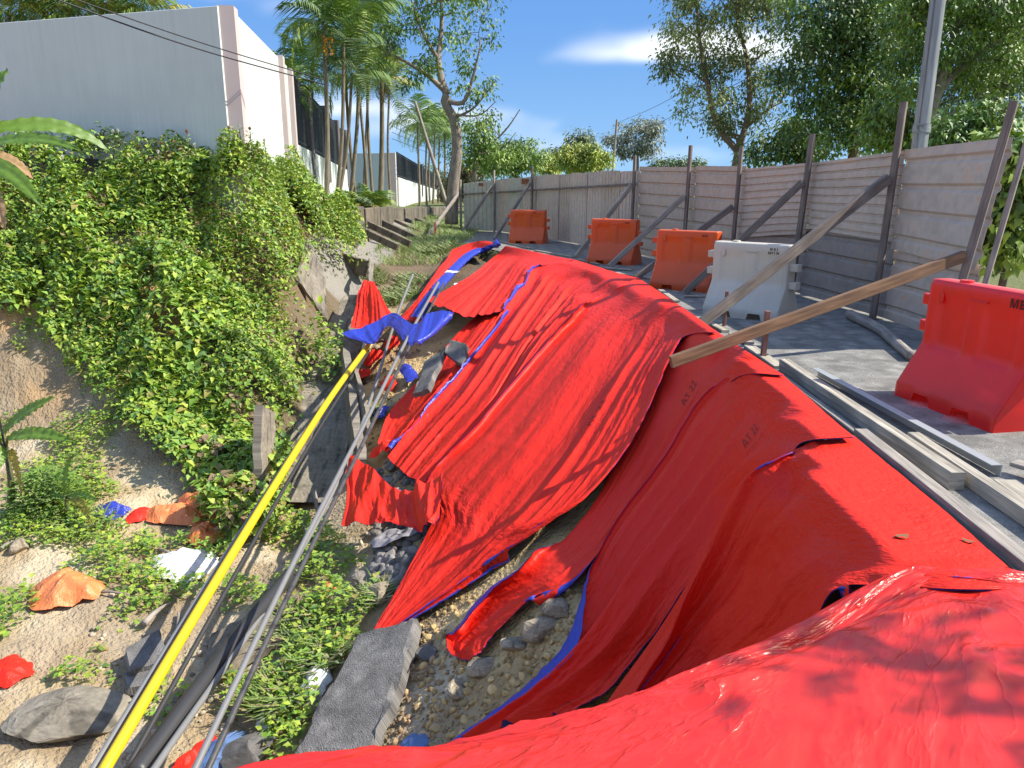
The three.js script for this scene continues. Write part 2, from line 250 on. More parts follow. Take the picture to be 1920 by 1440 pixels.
// 0 on the made ground, 1 on loose earth
const loose = (x, z) => sstep(0.05, -0.5, x - interp(CREST, z)) * sstep(-2.2, -3.2, z + 0) + (z > -3 && x < 0.8 ? 0.15 : 0);
function terr(x, z) {
  const b = terrBase(x, z), l = clamp(loose(x, z)); if (l <= 0) return b;
  return b + l * (x > interp(CREST, z) - 3 ? 0.3 : 1) * (0.16 * (fbm(x * 0.9 + 40, z * 0.9 + 70, 0, 3) - 0.5) + 0.12 * (fbm(x * 3.3 + 40, z * 3.3 + 70, 0, 3) - 0.5) + 0.05 * (fbm(x * 9 + 4, z * 9 + 7, 0, 2) - 0.5));
}
function hit(px, py, lift = 0, tmin = 1.2) { // where the ray meets the ground, raised by lift
  const r = ray(px, py); let t = tmin, pt = tmin;
  for (; t < 120; t += 0.04 + t * 0.003) { const x = r.x * t, y = EYE.y + r.y * t, z = r.z * t; if (y < terrBase(x, z) + lift) break; pt = t; }
  for (let i = 0; i < 14; i++) { const m = (t + pt) / 2; if (EYE.y + r.y * m < terrBase(r.x * m, r.z * m) + lift) t = m; else pt = m; }
  return V(r.x * t, EYE.y + r.y * t, r.z * t);
}
{
  const xs = [], zs = [];
  for (const v of [-500, -250, -120, -70, -45, -30, -22, -18]) xs.push(v); for (let x = GX0; x <= GX1 + 1e-6; x += 0.12) xs.push(x); for (const v of [9, 11, 14, 20, 30, 50, 100, 250, 500]) xs.push(v);
  for (const v of [60, 20, 8, 4]) zs.push(v); for (let z = GZ1; z > -24; z -= 0.12) zs.push(z); for (let z = -24; z > GZ0; z -= 0.4) zs.push(z); for (const v of [-55, -65, -80, -110, -160, -300, -800]) zs.push(v);
  const pos = [], uv = [], cl = [], idx = [], nx = xs.length;
  const sand = [0.40, 0.30, 0.17], clay = [0.52, 0.30, 0.12], soil = [0.10, 0.075, 0.045], pale = [0.50, 0.41, 0.27], grass = [0.12, 0.15, 0.04], brown = [0.20, 0.14, 0.085], grey = [0.26, 0.24, 0.21];
  const mixc = (a, b, t) => [lerp(a[0], b[0], t), lerp(a[1], b[1], t), lerp(a[2], b[2], t)];
  for (const z of zs) for (const x of xs) {
    const y = terr(x, z); pos.push(x, y - (x > interp(CREST, z) + 0.2 && z > -27 ? 0.03 : 0), z); uv.push(x, z);
    const n1 = fbm(x * 0.7 + 11, z * 0.7 + 3, 0, 4), n2 = fbm(x * 2.6 + 5, z * 2.6 + 9, 0, 4);
    let c = mixc(sand, pale, sstep(0.45, 0.62, n2)); c = mixc(c, brown, sstep(0.48, 0.66, n1) * 0.6);
    const bank = sstep(-1.9, -1.0, y) * sstep(-3.6, -4.4, x) * sstep(-8, -10, z); // clay on the bank, dark humus under the creepers
    c = mixc(c, clay, bank * sstep(0.42, 0.58, fbm(x * 1.1 + 3, z * 1.1 + 8, 0, 3)) * 0.9);
    c = mixc(c, soil, Math.max(sstep(0.3, 0.9, y) * sstep(-3.6, -4.4, x), sstep(-5.6, -4.9, x) * sstep(-9.8, -10.8, z) * (x < -3.3 ? 1 : 0)) * 0.85);
    if (x > -2.6 && y > -2.2 && z > -16) c = mixc(c, mixc([0.36, 0.24, 0.11], [0.62, 0.45, 0.20], sstep(0.4, 0.6, n2)), 0.8); // cut face of road base
    if (z < -16.5 && x > -4.2) c = mixc(mixc(brown, soil, n2), grass, sstep(-0.35, 0.0, y) * 0.8);
    if (z < -19 && x < -4.4) c = grass;
    if (x < -3.2 && x > -4.4 && z < -16) c = grey;
    if (z < -50 || x > 6) c = mixc(grass, brown, 0.3 * n2);
    cl.push(...c);
  }
  for (let j = 0; j < zs.length - 1; j++) for (let i = 0; i < nx - 1; i++) { const a = j * nx + i, b = a + nx; idx.push(a, a + 1, b, b, a + 1, b + 1); }
  const g = new THREE.BufferGeometry(); g.setAttribute('position', new THREE.Float32BufferAttribute(pos, 3)); g.setAttribute('uv', new THREE.Float32BufferAttribute(uv, 2)); g.setAttribute('color', new THREE.Float32BufferAttribute(cl, 3)); g.setIndex(idx.reverse()); g.computeVertexNormals();
  if (g.attributes.normal.getY(nx * 40 + 40) < 0) { g.setIndex(idx.reverse()); g.computeVertexNormals(); }
  struct('ground', g, std(col(1, 1, 1), 0.97, { vertexColors: true, bumpMap: T_soil, bumpScale: 0.05 }), 'sandy collapsed ground with valley floor and earth bank');
  // road: asphalt sheet from its broken edge to beyond the hoarding
  const out = []; for (let z = -26.6; z <= 6; z += 0.25) out.push([Math.min(interp(EDGE, z) - 0.12, interp(CREST, z) + 0.12) + 0.06 * (fbm(z * 2, 3, 0, 3) - 0.5) + (z > -2.9 ? 0.5 : 0), z]);
  const right = [[6.6, 6], [6.6, -8], [6.2, -14], [4.6, -20], [2.0, -26], [0.0, -31], [-1.6, -31]];
  const rg = polyPrism([...out, ...right], 0.006, 0.09); struct('road', rg, M.road, 'grey asphalt road beside the collapsed edge');
  const kb = polyPrism([[6.6, 6], [6.6, -8], [6.2, -14], [4.6, -20], [5.2, -20.4], [6.9, -14], [7.3, -8], [7.3, 6]], 0.16, 0.2, 0.01); struct('pavement', kb, M.conc, 'pale concrete pavement behind the hoarding');
}
// ------------------------------------------------------------------ compound walls on the terrace
function wallBox(ax, az, bx, bz, y0, y1, th) { // upright slab along a-b
  const a = V(ax, (y0 + y1) / 2, az), b = V(bx, (y0 + y1) / 2, bz); const g = beam(a, b, th, y1 - y0, V(0, 1, 0), 0.008);
  const p = g.attributes.position, uv = g.attributes.uv, d = b.clone().sub(a).normalize(); for (let i = 0; i < p.count; i++) uv.setXY(i, (p.getX(i) * d.x + p.getZ(i) * d.z) / 3.1, p.getY(i) / 3.1); return g;
}
function railing(parent, A, B, yA, yB, h, posts) { // iron bars between posts, following the wall top
  const bars = [], d = B.clone().sub(A), n = Math.round(d.length() / 0.14);
  for (let i = 1; i < n; i++) { const t = i / n, x = A.x + d.x * t, z = A.z + d.z * t, y = lerp(yA, yB, t); bars.push(beam(V(x, y, z), V(x, y + h, z), 0.03, 0.03, V(1, 0, 0), 0.004)); }
  const bm = part('bar', mergeGeometries(bars), M.iron, parent); bm.userData.kind = 'stuff';
  for (const k of [0.08, 0.92]) part('rail', beam(V(A.x, yA + h * k, A.z), V(B.x, yB + h * k, B.z), 0.05, 0.05), M.iron, parent);
  for (const t of posts) { const x = lerp(A.x, B.x, t), z = lerp(A.z, B.z, t), y = lerp(yA, yB, t); part('post', beam(V(x, y - 0.9, z), V(x, y + h + 0.12, z), 0.34, 0.34, V(1, 0, 0), 0.02), M.ironPost, parent); }
}
{
  const K = V(-5.2, 0, -15), top = 4.66, w = thing('boundary_wall', 'tall white rendered boundary wall with iron railing above the green bank', 'wall', V(-5.2, 0.8, -15));
  const F = V(-14.5, 0, -17.9), fd = F.clone().sub(K).normalize(), S = V(-6.17, 0, -22), sd = S.clone().sub(K).normalize();
  part('front_panel', wallBox(K.x, K.z, F.x, F.z, 1.0, top, 0.22), M.wallPaint, w);
  { const g = wallBox(K.x - 0.6, K.z - 0.16, F.x, F.z + 0.03, 0.3, 2.2, 0.26), p = g.attributes.position; for (let i = 0; i < p.count; i++) if (p.getY(i) > 1.5) p.setY(i, lerp(1.75, 2.75, clamp((K.x - p.getX(i)) / 9))); part('plinth', g, M.wallBase, w, 'dark stained footing of the wall'); }
  const c0 = K.clone().addScaledVector(sd, 0.26);
  part('pillar', wallBox(K.x + 0.09, K.z + 0.05, c0.x + 0.09, c0.z, 0.6, top + 0.02, 0.30), M.pillarPaint, w, 'pinkish grey corner pillar');
  part('side_panel', wallBox(c0.x + 0.05, c0.z - 0.003, S.x + 0.05, S.z, 0.6, top - 0.01, 0.22), M.wallPaint, w, 'sunlit white side of the wall');
  for (const t of [0.78, 1.0]) { const p = K.clone().lerp(S, t), q = p.clone().addScaledVector(sd, 0.3); part('pillar', wallBox(p.x + 0.1, p.z, q.x + 0.1, q.z, 0.6, top + 0.03 - (t === 1 ? 0.1 : 0), 0.36), M.pillarPaint, w); }
  const S0 = S.clone().addScaledVector(sd, 0.3), E = V(-9.35, 0, -45);
  const low = wallBox(S0.x, S0.z, E.x, E.z, 0.2, 2.75, 0.2); { const p = low.attributes.position; for (let i = 0; i < p.count; i++) { const t = clamp((S0.z - p.getZ(i)) / (S0.z - E.z)); if (p.getY(i) > 1.5) p.setY(i, lerp(2.75, 2.35, t)); } }
  part('base_wall', low, M.wallPaint, w, 'low white wall under the railing');
  railing(w, S0, E, 2.75, 2.35, 2.0, [0.22, 0.48, 0.74, 0.98]);
}
{
  const w = thing('boundary_wall', 'grey white wall of the next compound behind the slim palms', 'wall', V(-7.0, 0.3, -47));
  const a = onZ(745, 385, -48), l = onZ(655, 385, -48); const tp = onZ(745, 287, -48).y;
  part('front_panel', wallBox(l.x - 2, a.z - 0.5, a.x - 0.6, a.z, 0.1, tp, 0.3), M.wallPaint, w);
  part('pillar', wallBox(a.x - 0.6, a.z, a.x, a.z, 0.1, tp + 0.02, 0.36), M.pillarPaint, w, 'grey corner pillar');
  const b = onZ(833, 380, -95);
  const low = wallBox(a.x, a.z - 0.2, b.x, b.z, 0.0, 2.4, 0.2); { const p = low.attributes.position; for (let i = 0; i < p.count; i++) { const t = clamp((a.z - p.getZ(i)) / (a.z - b.z)); p.setY(i, p.getY(i) > 1.2 ? lerp(2.0, 0.6, t) : lerp(0.1, -1.2, t)); } }
  part('base_wall', low, M.wallPaint, w, 'low white wall under the railing'); railing(w, V(a.x, 0, a.z - 0.3), b, 2.0, 0.6, 1.5, [0.34, 0.7]);
}
// ------------------------------------------------------------------ deep concrete drain: panelled retaining wall with struts
{
  const w = thing('retaining_wall', 'brown stained concrete drain wall of upright panels with struts', 'wall', V(-4.2, -0.4, -19.6));
  const A = V(-4.13, 0, -19.6), B = V(-3.1, 0, -46), n = 12, topAt = (z) => 1.6 - 0.0298 * -z;
  const mats = [M.concDark, std(col(0.28, 0.24, 0.185), 0.95, { map: T_conc, bumpMap: T_soil, bumpScale: 0.008 }), std(col(0.21, 0.185, 0.15), 0.95, { map: T_conc, bumpMap: T_soil, bumpScale: 0.008 })];
  let z = A.z; for (let i = 0; i < n; i++) {
    const L = 1.9 + i * 0.06, z1 = z - L, x = (q) => lerp(A.x, B.x, (A.z - q) / (A.z - B.z)), off = (hash3(i, 5, 1) - 0.5) * 0.08;
    part('panel', wallBox(x(z) + off, z, x(z1) + off, z1 + 0.04, -0.9, topAt(z) + (hash3(i, 2, 2) - 0.5) * 0.06, 0.14), mats[i % 3], w);
    if (i < 9) { const zz = z - 0.25, a = V(x(zz) + 0.05, topAt(zz) - 0.42, zz), b = V(x(zz) + 1.25, topAt(zz) - 0.95, zz + 0.25); part('strut', beam(a, b, 0.16, 0.17), M.concDark, w); }
    z = z1;
  }
  part('end_panel', wallBox(-4.2, -19.56, -5.0, -19.5, -0.4, topAt(-19.6) - 0.3, 0.14), M.conc, w);
}
// a rough concrete slab from four corners and a thickness
function quadSlab(c, th, n = 14) {
  const nrm = c[1].clone().sub(c[0]).cross(c[3].clone().sub(c[0])).normalize(), pos = [], uv = [], idx = [];
  const w = c[0].distanceTo(c[1]), h = c[0].distanceTo(c[3]);
  for (const s of [0.5, -0.5]) for (let j = 0; j <= n; j++) for (let i = 0; i <= n; i++) {
    const u = i / n, v = j / n, p = c[0].clone().lerp(c[1], u).lerp(c[3].clone().lerp(c[2], u), v), e = Math.min(u, 1 - u, v, 1 - v) === 0;
    const r = (fbm(p.x * 4 + 9, p.y * 4 + 3, p.z * 4 + 1, 3) - 0.5); if (e) p.add(V(r, fbm(p.z * 5, p.x * 5, p.y * 5 + 2, 3) - 0.5, r * 0.5).multiplyScalar(0.12)); p.addScaledVector(nrm, s * th * (e ? 0.82 : 1) + r * 0.02);
    pos.push(p.x, p.y, p.z); uv.push(u * w, v * h);
  }
  const m = (n + 1) * (n + 1), q = n + 1; for (let j = 0; j < n; j++) for (let i = 0; i < n; i++) { const a = j * q + i; idx.push(a, a + 1, a + q, a + 1, a + q + 1, a + q); idx.push(m + a, m + a + q, m + a + 1, m + a + 1, m + a + q, m + a + q + 1); }
  for (let i = 0; i < n; i++) for (const [a, b] of [[i, i + 1], [n * q + i + 1, n * q + i], [(i + 1) * q, i * q], [i * q + n, (i + 1) * q + n]]) idx.push(a, m + a, b, b, m + a, m + b);
  const g = new THREE.BufferGeometry(); g.setAttribute('position', new THREE.Float32BufferAttribute(pos, 3)); g.setAttribute('uv', new THREE.Float32BufferAttribute(uv, 2)); g.setIndex(idx); const ng = g.toNonIndexed(); ng.computeVertexNormals(); return ng;
}
// ------------------------------------------------------------------ hoarding: corrugated sheets between timber posts
const POSTS = [[4.40, -7.6, 2.34, 0.31], [4.44, -9.25, 2.50, 0.06], [4.17, -11.32, 2.28, 0.10], [3.92, -13.67, 2.22, 0.04], [3.47, -15.49, 2.32, 0.03], [2.82, -18.12, 2.22, 0.02], [0.66, -24.23, 2.12, 0.02], [-0.55, -26.97, 2.05, 0], [-1.73, -27.6, 1.75, 0]];
const postAt = (i, y) => V(POSTS[i][0] + POSTS[i][3] * y / POSTS[i][2], y, POSTS[i][1] + POSTS[i][3] * 0.15 * y / POSTS[i][2]);
const hoarding = thing('hoarding_fence', 'pinkish grey corrugated metal hoarding on timber posts along the road', 'fence', V(3.4, 0, -15));
// rib: metres between ribs; upright: ribs run vertically
function sheet(A, B, yA0, yB0, yA1, yB1, rib, depth, upright, seed, th = 0.012) {
  const L = Math.hypot(B.x - A.x, B.z - A.z), H = (yA1 - yA0 + yB1 - yB0) / 2, dirx = (B.x - A.x) / L, dirz = (B.z - A.z) / L, nx = -dirz, nz = dirx;
  const prof = []; const span = upright ? L : H, n = Math.max(2, Math.round(span / rib)), wv = 0.16; // flat pan, short raised rib
  for (let i = 0; i < n; i++) for (const [t, d] of [[0, 0], [0.5 - wv, 0], [0.5 - wv * 0.45, 1], [0.5 + wv * 0.45, 1], [0.5 + wv, 0]]) prof.push([(i + t) / n, d]);
  prof.push([1, 0]);
  const oth = 10, pos = [], uv = [], idx = [], W = prof.length;
  for (const s of [0, 1]) for (let j = 0; j <= oth; j++) for (let i = 0; i < W; i++) {
    const [t, d] = prof[i], o = j / oth, u = upright ? t : o, v = upright ? o : t;
    const y = lerp(lerp(yA0, yB0, u), lerp(yA1, yB1, u), v) + 0.015 * (fbm(u * 3 + seed, v * 2, 0, 2) - 0.5);
    const off = d * depth + 0.03 * (fbm(u * L * 0.9 + seed * 3, v * H * 0.9 + seed, 0, 3) - 0.5) + 0.016 * (fbm(u * L * 4 + seed, v * H * 4 + 7, 0, 2) - 0.5) - s * th;
    const lean = lerp(A.lean, B.lean, u) * y;
    pos.push(A.x + dirx * L * u + nx * off + lean, y, A.z + dirz * L * u + nz * off); uv.push(u * L / 1.7 + seed * 0.37, v * H / 1.7 + seed * 0.21);
  }
  const m = W * (oth + 1), face = (a, b, c, d) => idx.push(a, b, c, c, b, d);
  for (let j = 0; j < oth; j++) for (let i = 0; i < W - 1; i++) { const a = j * W + i; face(a, a + 1, a + W, a + W + 1); face(m + a + 1, m + a, m + a + W + 1, m + a + W); }
  for (let i = 0; i < W - 1; i++) { face(m + i, m + i + 1, i, i + 1); const a = oth * W + i; face(a, a + 1, m + a, m + a + 1); }
  for (let j = 0; j < oth; j++) { const a = j * W, b = a + W - 1; face(m + a, a, m + a + W, a + W); face(b, m + b, b + W, m + b + W); }
  const g = new THREE.BufferGeometry(); g.setAttribute('position', new THREE.Float32BufferAttribute(pos, 3)); g.setAttribute('uv', new THREE.Float32BufferAttribute(uv, 2)); g.setIndex(idx); const ng = g.toNonIndexed(); ng.computeVertexNormals(); return ng;
}
const fp = (i, dx = 0, dz = 0) => ({ x: POSTS[i][0] + 0.07 + dx, z: POSTS[i][1] + dz, lean: POSTS[i][3] / POSTS[i][2] });
const along = (i, t) => { const a = fp(i), b = fp(i + 1); return { x: lerp(a.x, b.x, t), z: lerp(a.z, b.z, t), lean: lerp(a.lean, b.lean, t) }; };
{ // near bays: ribs lying flat, upper sheet over a lower one
  const S = (i, y0a, y0b, y1a, y1b, rib, dep, mat, seed, out = 0) => { const A = along(i, 0.0), B = along(i, 1.0); A.x -= out; B.x -= out; part('panel', sheet(A, B, y0a, y0b, y1a, y1b, rib, dep, false, seed), mat, hoarding); };
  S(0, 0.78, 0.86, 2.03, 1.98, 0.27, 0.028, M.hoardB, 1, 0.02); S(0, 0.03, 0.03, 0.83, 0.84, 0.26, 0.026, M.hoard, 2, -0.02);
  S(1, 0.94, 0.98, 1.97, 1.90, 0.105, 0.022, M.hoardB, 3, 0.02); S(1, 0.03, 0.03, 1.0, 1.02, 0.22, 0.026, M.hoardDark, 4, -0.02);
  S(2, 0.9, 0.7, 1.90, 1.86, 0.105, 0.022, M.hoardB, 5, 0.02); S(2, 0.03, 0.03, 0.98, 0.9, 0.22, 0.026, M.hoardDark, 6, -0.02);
  S(3, 0.03, 0.03, 1.9, 1.94, 0.235, 0.03, M.hoard, 7); S(4, 0.03, 0.03, 1.92, 1.98, 0.245, 0.03, M.hoard, 8);
}
{ // far bays: upright ribs, each sheet about a metre wide
  for (let i = 5; i < 8; i++) { const L = Math.hypot(POSTS[i + 1][0] - POSTS[i][0], POSTS[i + 1][1] - POSTS[i][1]), n = Math.max(1, Math.round(L / 0.95));
    for (let k = 0; k < n; k++) { const A = along(i, k / n), B = along(i, (k + 1) / n + 0.012), h = (hash3(i, k, 9) - 0.5) * 0.05, h2 = (hash3(i, k, 4) - 0.5) * 0.05, top = [1.92, 1.84, 1.74, 1.62][i - 5], top2 = [1.92, 1.84, 1.74, 1.62][i - 4]; const o = (k % 2) * 0.015; A.x -= o; B.x -= o;
      part('panel', sheet(A, B, 0.03, 0.03, lerp(top, top2, k / n) + h, lerp(top, top2, (k + 1) / n) + h2, 0.17, 0.022, true, 20 + i * 7 + k), i === 5 ? (k % 3 === 1 ? M.hoard : M.hoardGrey) : i === 6 ? (k % 2 ? M.hoardGreen : M.hoardGrey) : M.hoardGreen, hoarding); }
    const a = postAt(i, [1.6, 1.42, 1.32][i - 5]), b = postAt(i + 1, [1.42, 1.32, 1.25][i - 5]); a.x -= 0.02; b.x -= 0.02; part('rail', beam(a, b, 0.05, 0.05), M.post, hoarding); }
  for (const [i, t, y, w, h] of [[6, 0.3, 1.68, 0.34, 0.16], [7, 0.5, 1.58, 0.22, 0.1]]) { const A = along(i, t); part('rust_plate', beam(V(A.x - 0.06, y, A.z + 0.1), V(A.x - 0.06 + w * 0.6, y, A.z + 0.1 + w * 0.8), 0.02, h, V(0, 1, 0), 0.002), std(col(0.30, 0.11, 0.05), 0.95, { map: T_rust }), hoarding); }
}
POSTS.forEach((p, i) => { const a = postAt(i, 0.0), b = postAt(i, p[2]); a.x -= 0.06; b.x -= 0.06; const s = i < 3 ? 0.09 : 0.075; part('post', beam(a, b, s, s * 0.8, V(0.8, 0, 0.6), 0.008), i === 7 || i === 8 ? M.timberGrey : M.post, hoarding); });
part('post', beam(V(4.53, 0, -7.52), V(4.82, 2.36, -7.46), 0.09, 0.05, V(0.8, 0, 0.6), 0.006), M.timberGrey, hoarding);
{ // raking braces, foot on the road edge, head nailed to a post
  const G = 'timber braces propping the hoarding', B = (foot, head, w, h, mat, label) => solo('timber_brace', beam(foot, head, w, h, V(0, 1, 0), 0.006), mat, label, 'timber brace', G);
  const hd = (i, y) => { const p = postAt(i, y); p.x -= 0.13; p.z += 0.03; return p; };
  const ft = (px, py, y = 0.03) => onY(px, py, y);
  B(onY(802, 443, 0.06), hd(8, 1.28), 0.06, 0.1, M.timberGrey, 'slim grey timber brace standing on the grass verge at the hoarding end');
  B(ft(866, 436), hd(7, 1.52), 0.06, 0.11, M.timberGrey, 'pale grey timber brace on the last post but one of greenish hoarding');
  B(ft(927, 448), hd(6, 1.62), 0.06, 0.11, M.timberGrey, 'pale grey timber brace beside the farthest orange barrier');
  B(ft(1080, 482), hd(5, 1.55), 0.06, 0.11, M.timberPale, 'pale timber brace with split head between the two farthest orange barriers');
  B(ft(1142, 500), hd(4, 1.36), 0.06, 0.1, M.timberGrey, 'grey timber brace crossing in front of the middle orange barrier');
  B(ft(1192, 521), hd(3, 1.22), 0.06, 0.1, M.post, 'dark grey timber brace passing behind the large orange barrier');
  B(ft(1284, 549), hd(2, 1.62), 0.055, 0.1, M.post, 'dark timber brace passing behind the white barrier');
  B(ft(1305, 614), hd(1, 1.66), 0.065, 0.12, M.post, 'long weathered timber brace crossing in front of the white barrier');
  B(onY(1258, 679, 0.06), hd(0, 0.92), 0.055, 0.11, M.timberBrown, 'brown timber brace reaching out over the red tarpaulin edge');
}
{ // pegs
  const peg = (px, py, h, w, mat, label) => { const a = onY(px, py, 0); solo('timber_peg', mergeGeometries([beam(V(a.x, -0.1, a.z), V(a.x + 0.01, h, a.z), w, w * 0.8, V(1, 0, 0), 0.004)]), mat, label, 'peg', 'timber pegs at the road edge'); };
  peg(1430, 674, 0.46, 0.055, M.timberPink, 'short reddish timber peg holding the brown brace'); peg(1357, 612, 0.41, 0.042, M.timberPink, 'thin reddish timber peg next to the dark weathered brace');
  { const a = V(-2.35, terr(-2.35, -24), -24); solo('timber_peg', beam(V(a.x, a.y - 0.1, a.z), V(a.x, a.y + 0.5, a.z), 0.06, 0.05, V(1, 0, 0)), std(col(0.62, 0.16, 0.10), 0.7), 'red painted peg in the grass verge', 'peg', 'timber pegs at the road edge'); }
}
// ------------------------------------------------------------------ water-filled plastic barriers
const L_B = 1.0, H_B = 0.92;
function barrierBody() { // hollow jersey profile with forklift notches in its foot, run along x
  const prof = [[-0.29, 0], [-0.285, 0.10], [-0.13, 0.37], [-0.105, 0.42], [-0.095, 0.86], [-0.075, 0.90], [0.075, 0.90], [0.095, 0.86], [0.105, 0.42], [0.13, 0.37], [0.285, 0.10], [0.29, 0]];
  const nx = 40, pos = [], idx = [], W = prof.length, notch = (x) => (Math.abs(Math.abs(x) - 0.20) < 0.085 ? 0.075 : 0);
  const inset = (x, y) => { // two shallow recessed bays on each face
    const a = Math.abs(Math.abs(x) - 0.23); return y > 0.36 && y < 0.88 ? 0.022 * (1 - sstep(0.13, 0.165, a)) * sstep(0.36, 0.43, y) * (1 - sstep(0.74, 0.8, y)) : 0; };
  const P = []; for (let i = 0; i < prof.length - 1; i++) { const [z0, y0] = prof[i], [z1, y1] = prof[i + 1]; const n = Math.abs(y1 - y0) > 0.2 ? 10 : 2; for (let k = 0; k < n; k++) P.push([lerp(z0, z1, k / n), lerp(y0, y1, k / n)]); } P.push(prof[prof.length - 1]);
  const w = P.length;
  for (let i = 0; i <= nx; i++) for (let k = 0; k < w; k++) { const e = i === 0 || i === nx ? 0.012 : 0; const x = -L_B / 2 + L_B * i / nx, [z, y] = P[k]; const s = Math.sign(z) || 1, zz = (Math.abs(z) - inset(x, y) - e) * s; pos.push(x, y < 0.02 ? notch(x) : Math.max(y, notch(x) + (y < 0.1 ? 0.01 : 0)), Math.abs(z) < 0.02 ? z : zz); }
  for (let i = 0; i < nx; i++) for (let k = 0; k < w - 1; k++) { const a = i * w + k, b = a + w; idx.push(a, a + 1, b, b, a + 1, b + 1); }
  for (const [o, f] of [[0, 1], [nx * w, 0]]) for (let k = 0; k < w >> 1; k++) { const a = o + k, b = o + k + 1, c = o + w - 1 - k, d = o + w - 2 - k; f ? idx.push(a, c, b, b, c, d) : idx.push(a, b, c, b, d, c); }
  const g = new THREE.BufferGeometry(); g.setAttribute('position', new THREE.Float32BufferAttribute(pos, 3)); const uv = []; for (let i = 0; i < pos.length; i += 3) uv.push(pos[i] * 0.8, pos[i + 1] * 0.8); g.setAttribute('uv', new THREE.Float32BufferAttribute(uv, 2)); g.setIndex(idx); g.computeVertexNormals(); return g;
}
function rbox(w, h, d, r = 0.012) { const s = new THREE.Shape(), x = w / 2 - r, y = h / 2 - r; s.moveTo(-x, -y); s.lineTo(x, -y); s.lineTo(x, y); s.lineTo(-x, y); s.closePath(); const g = new THREE.ExtrudeGeometry(s, { depth: d - 2 * r, bevelEnabled: true, bevelThickness: r, bevelSize: r, bevelSegments: 2 }); g.translate(0, 0, -d / 2 + r); return g; }
function printTex(lines, w, h, color, size, blur = 0) {
  const c = document.createElement('canvas'); c.width = w; c.height = h; const x = c.getContext('2d'); x.clearRect(0, 0, w, h); x.fillStyle = color; x.textAlign = 'center'; x.textBaseline = 'middle';
  lines.forEach(([t, yy, s]) => { x.font = 'bold ' + Math.round(s * h) + 'px sans-serif'; x.fillText(t, w / 2, yy * h); });
  const t = new THREE.CanvasTexture(c); t.colorSpace = THREE.SRGBColorSpace; return t;
}
const bodyG = barrierBody(), lugG = rbox(0.10, 0.085, 0.13), handleG = rbox(0.16, 0.012, 0.02, 0.004), capG = new THREE.CylinderGeometry(0.045, 0.05, 0.02, 20), ovalG = (() => { const g = new THREE.SphereGeometry(0.03, 14, 10); g.scale(1, 1.9, 0.12); return g; })();
function barrier(name, label, x, z, yaw, mat, text) {
  const t = thing(name, label, 'barrier', V(x, 0.005, z), 'plastic road barriers'); t.rotation.y = yaw; baseOf.delete(t);
  const body = local('body', bodyG, mat, t);
  for (const [s, y] of [[-1, 0.735], [-1, 0.53], [1, 0.63], [1, 0.42]]) local('lug', lugG, mat, t, s * (L_B / 2 + 0.045), y, 0);
  local('filler_cap', capG, mat, body, -0.24, 0.908, 0);
  for (const s of [-1, 1]) { local('hand_grip', handleG, mat, body, s * 0.02, 0.80, s * 0.104); const o = local('oval_boss', ovalG, mat, body, -0.36 * s, 0.78, s * 0.098); }
  if (text) { const m = std(col(1, 1, 1), 0.6, { map: text[0], transparent: true }); const g = new THREE.PlaneGeometry(text[1], text[2]); const d = local('stencil_print', g, m, body, text[3], text[4], 0.101); }
  return t;
}
{
  const dirYaw = (dx, dz) => Math.atan2(-dz, dx);
  const stencil = [printTex([['M B I', 0.3, 0.42], ['6611 W', 0.74, 0.42]], 256, 128, '#141414', 1), 0.20, 0.10, 0.30, 0.82], mb = [printTex([['MBI', 0.5, 0.8]], 256, 128, '#2a0505', 1), 0.22, 0.11, 0.36, 0.83];
  const small = (x = 0.3) => [printTex([['M.B', 0.5, 0.8]], 128, 64, '#250800', 1), 0.12, 0.06, x, 0.835];
  barrier('road_barrier', 'white plastic road barrier with black stencil standing between grey braces', 2.97, -9.55, dirYaw(0.72, 0.69), M.whitePlastic, stencil);
  barrier('road_barrier', 'bright red plastic road barrier beside the stacked planks', 3.36, -5.38, dirYaw(0.18, 0.98), M.redPlastic, mb);
  barrier('road_barrier', 'orange plastic road barrier next to the white one', 2.74, -12.1, dirYaw(0.80, 0.60), M.orangePlastic, small());
  barrier('road_barrier', 'orange plastic road barrier between the pale split brace and a grey brace', 2.12, -16.1, dirYaw(0.86, 0.5), M.orangePlastic, small());
  barrier('road_barrier', 'farthest orange plastic road barrier in front of the upright ribbed sheets', 0.46, -21.8, dirYaw(0.95, 0.3), M.orangePlastic, small(0.2));
}
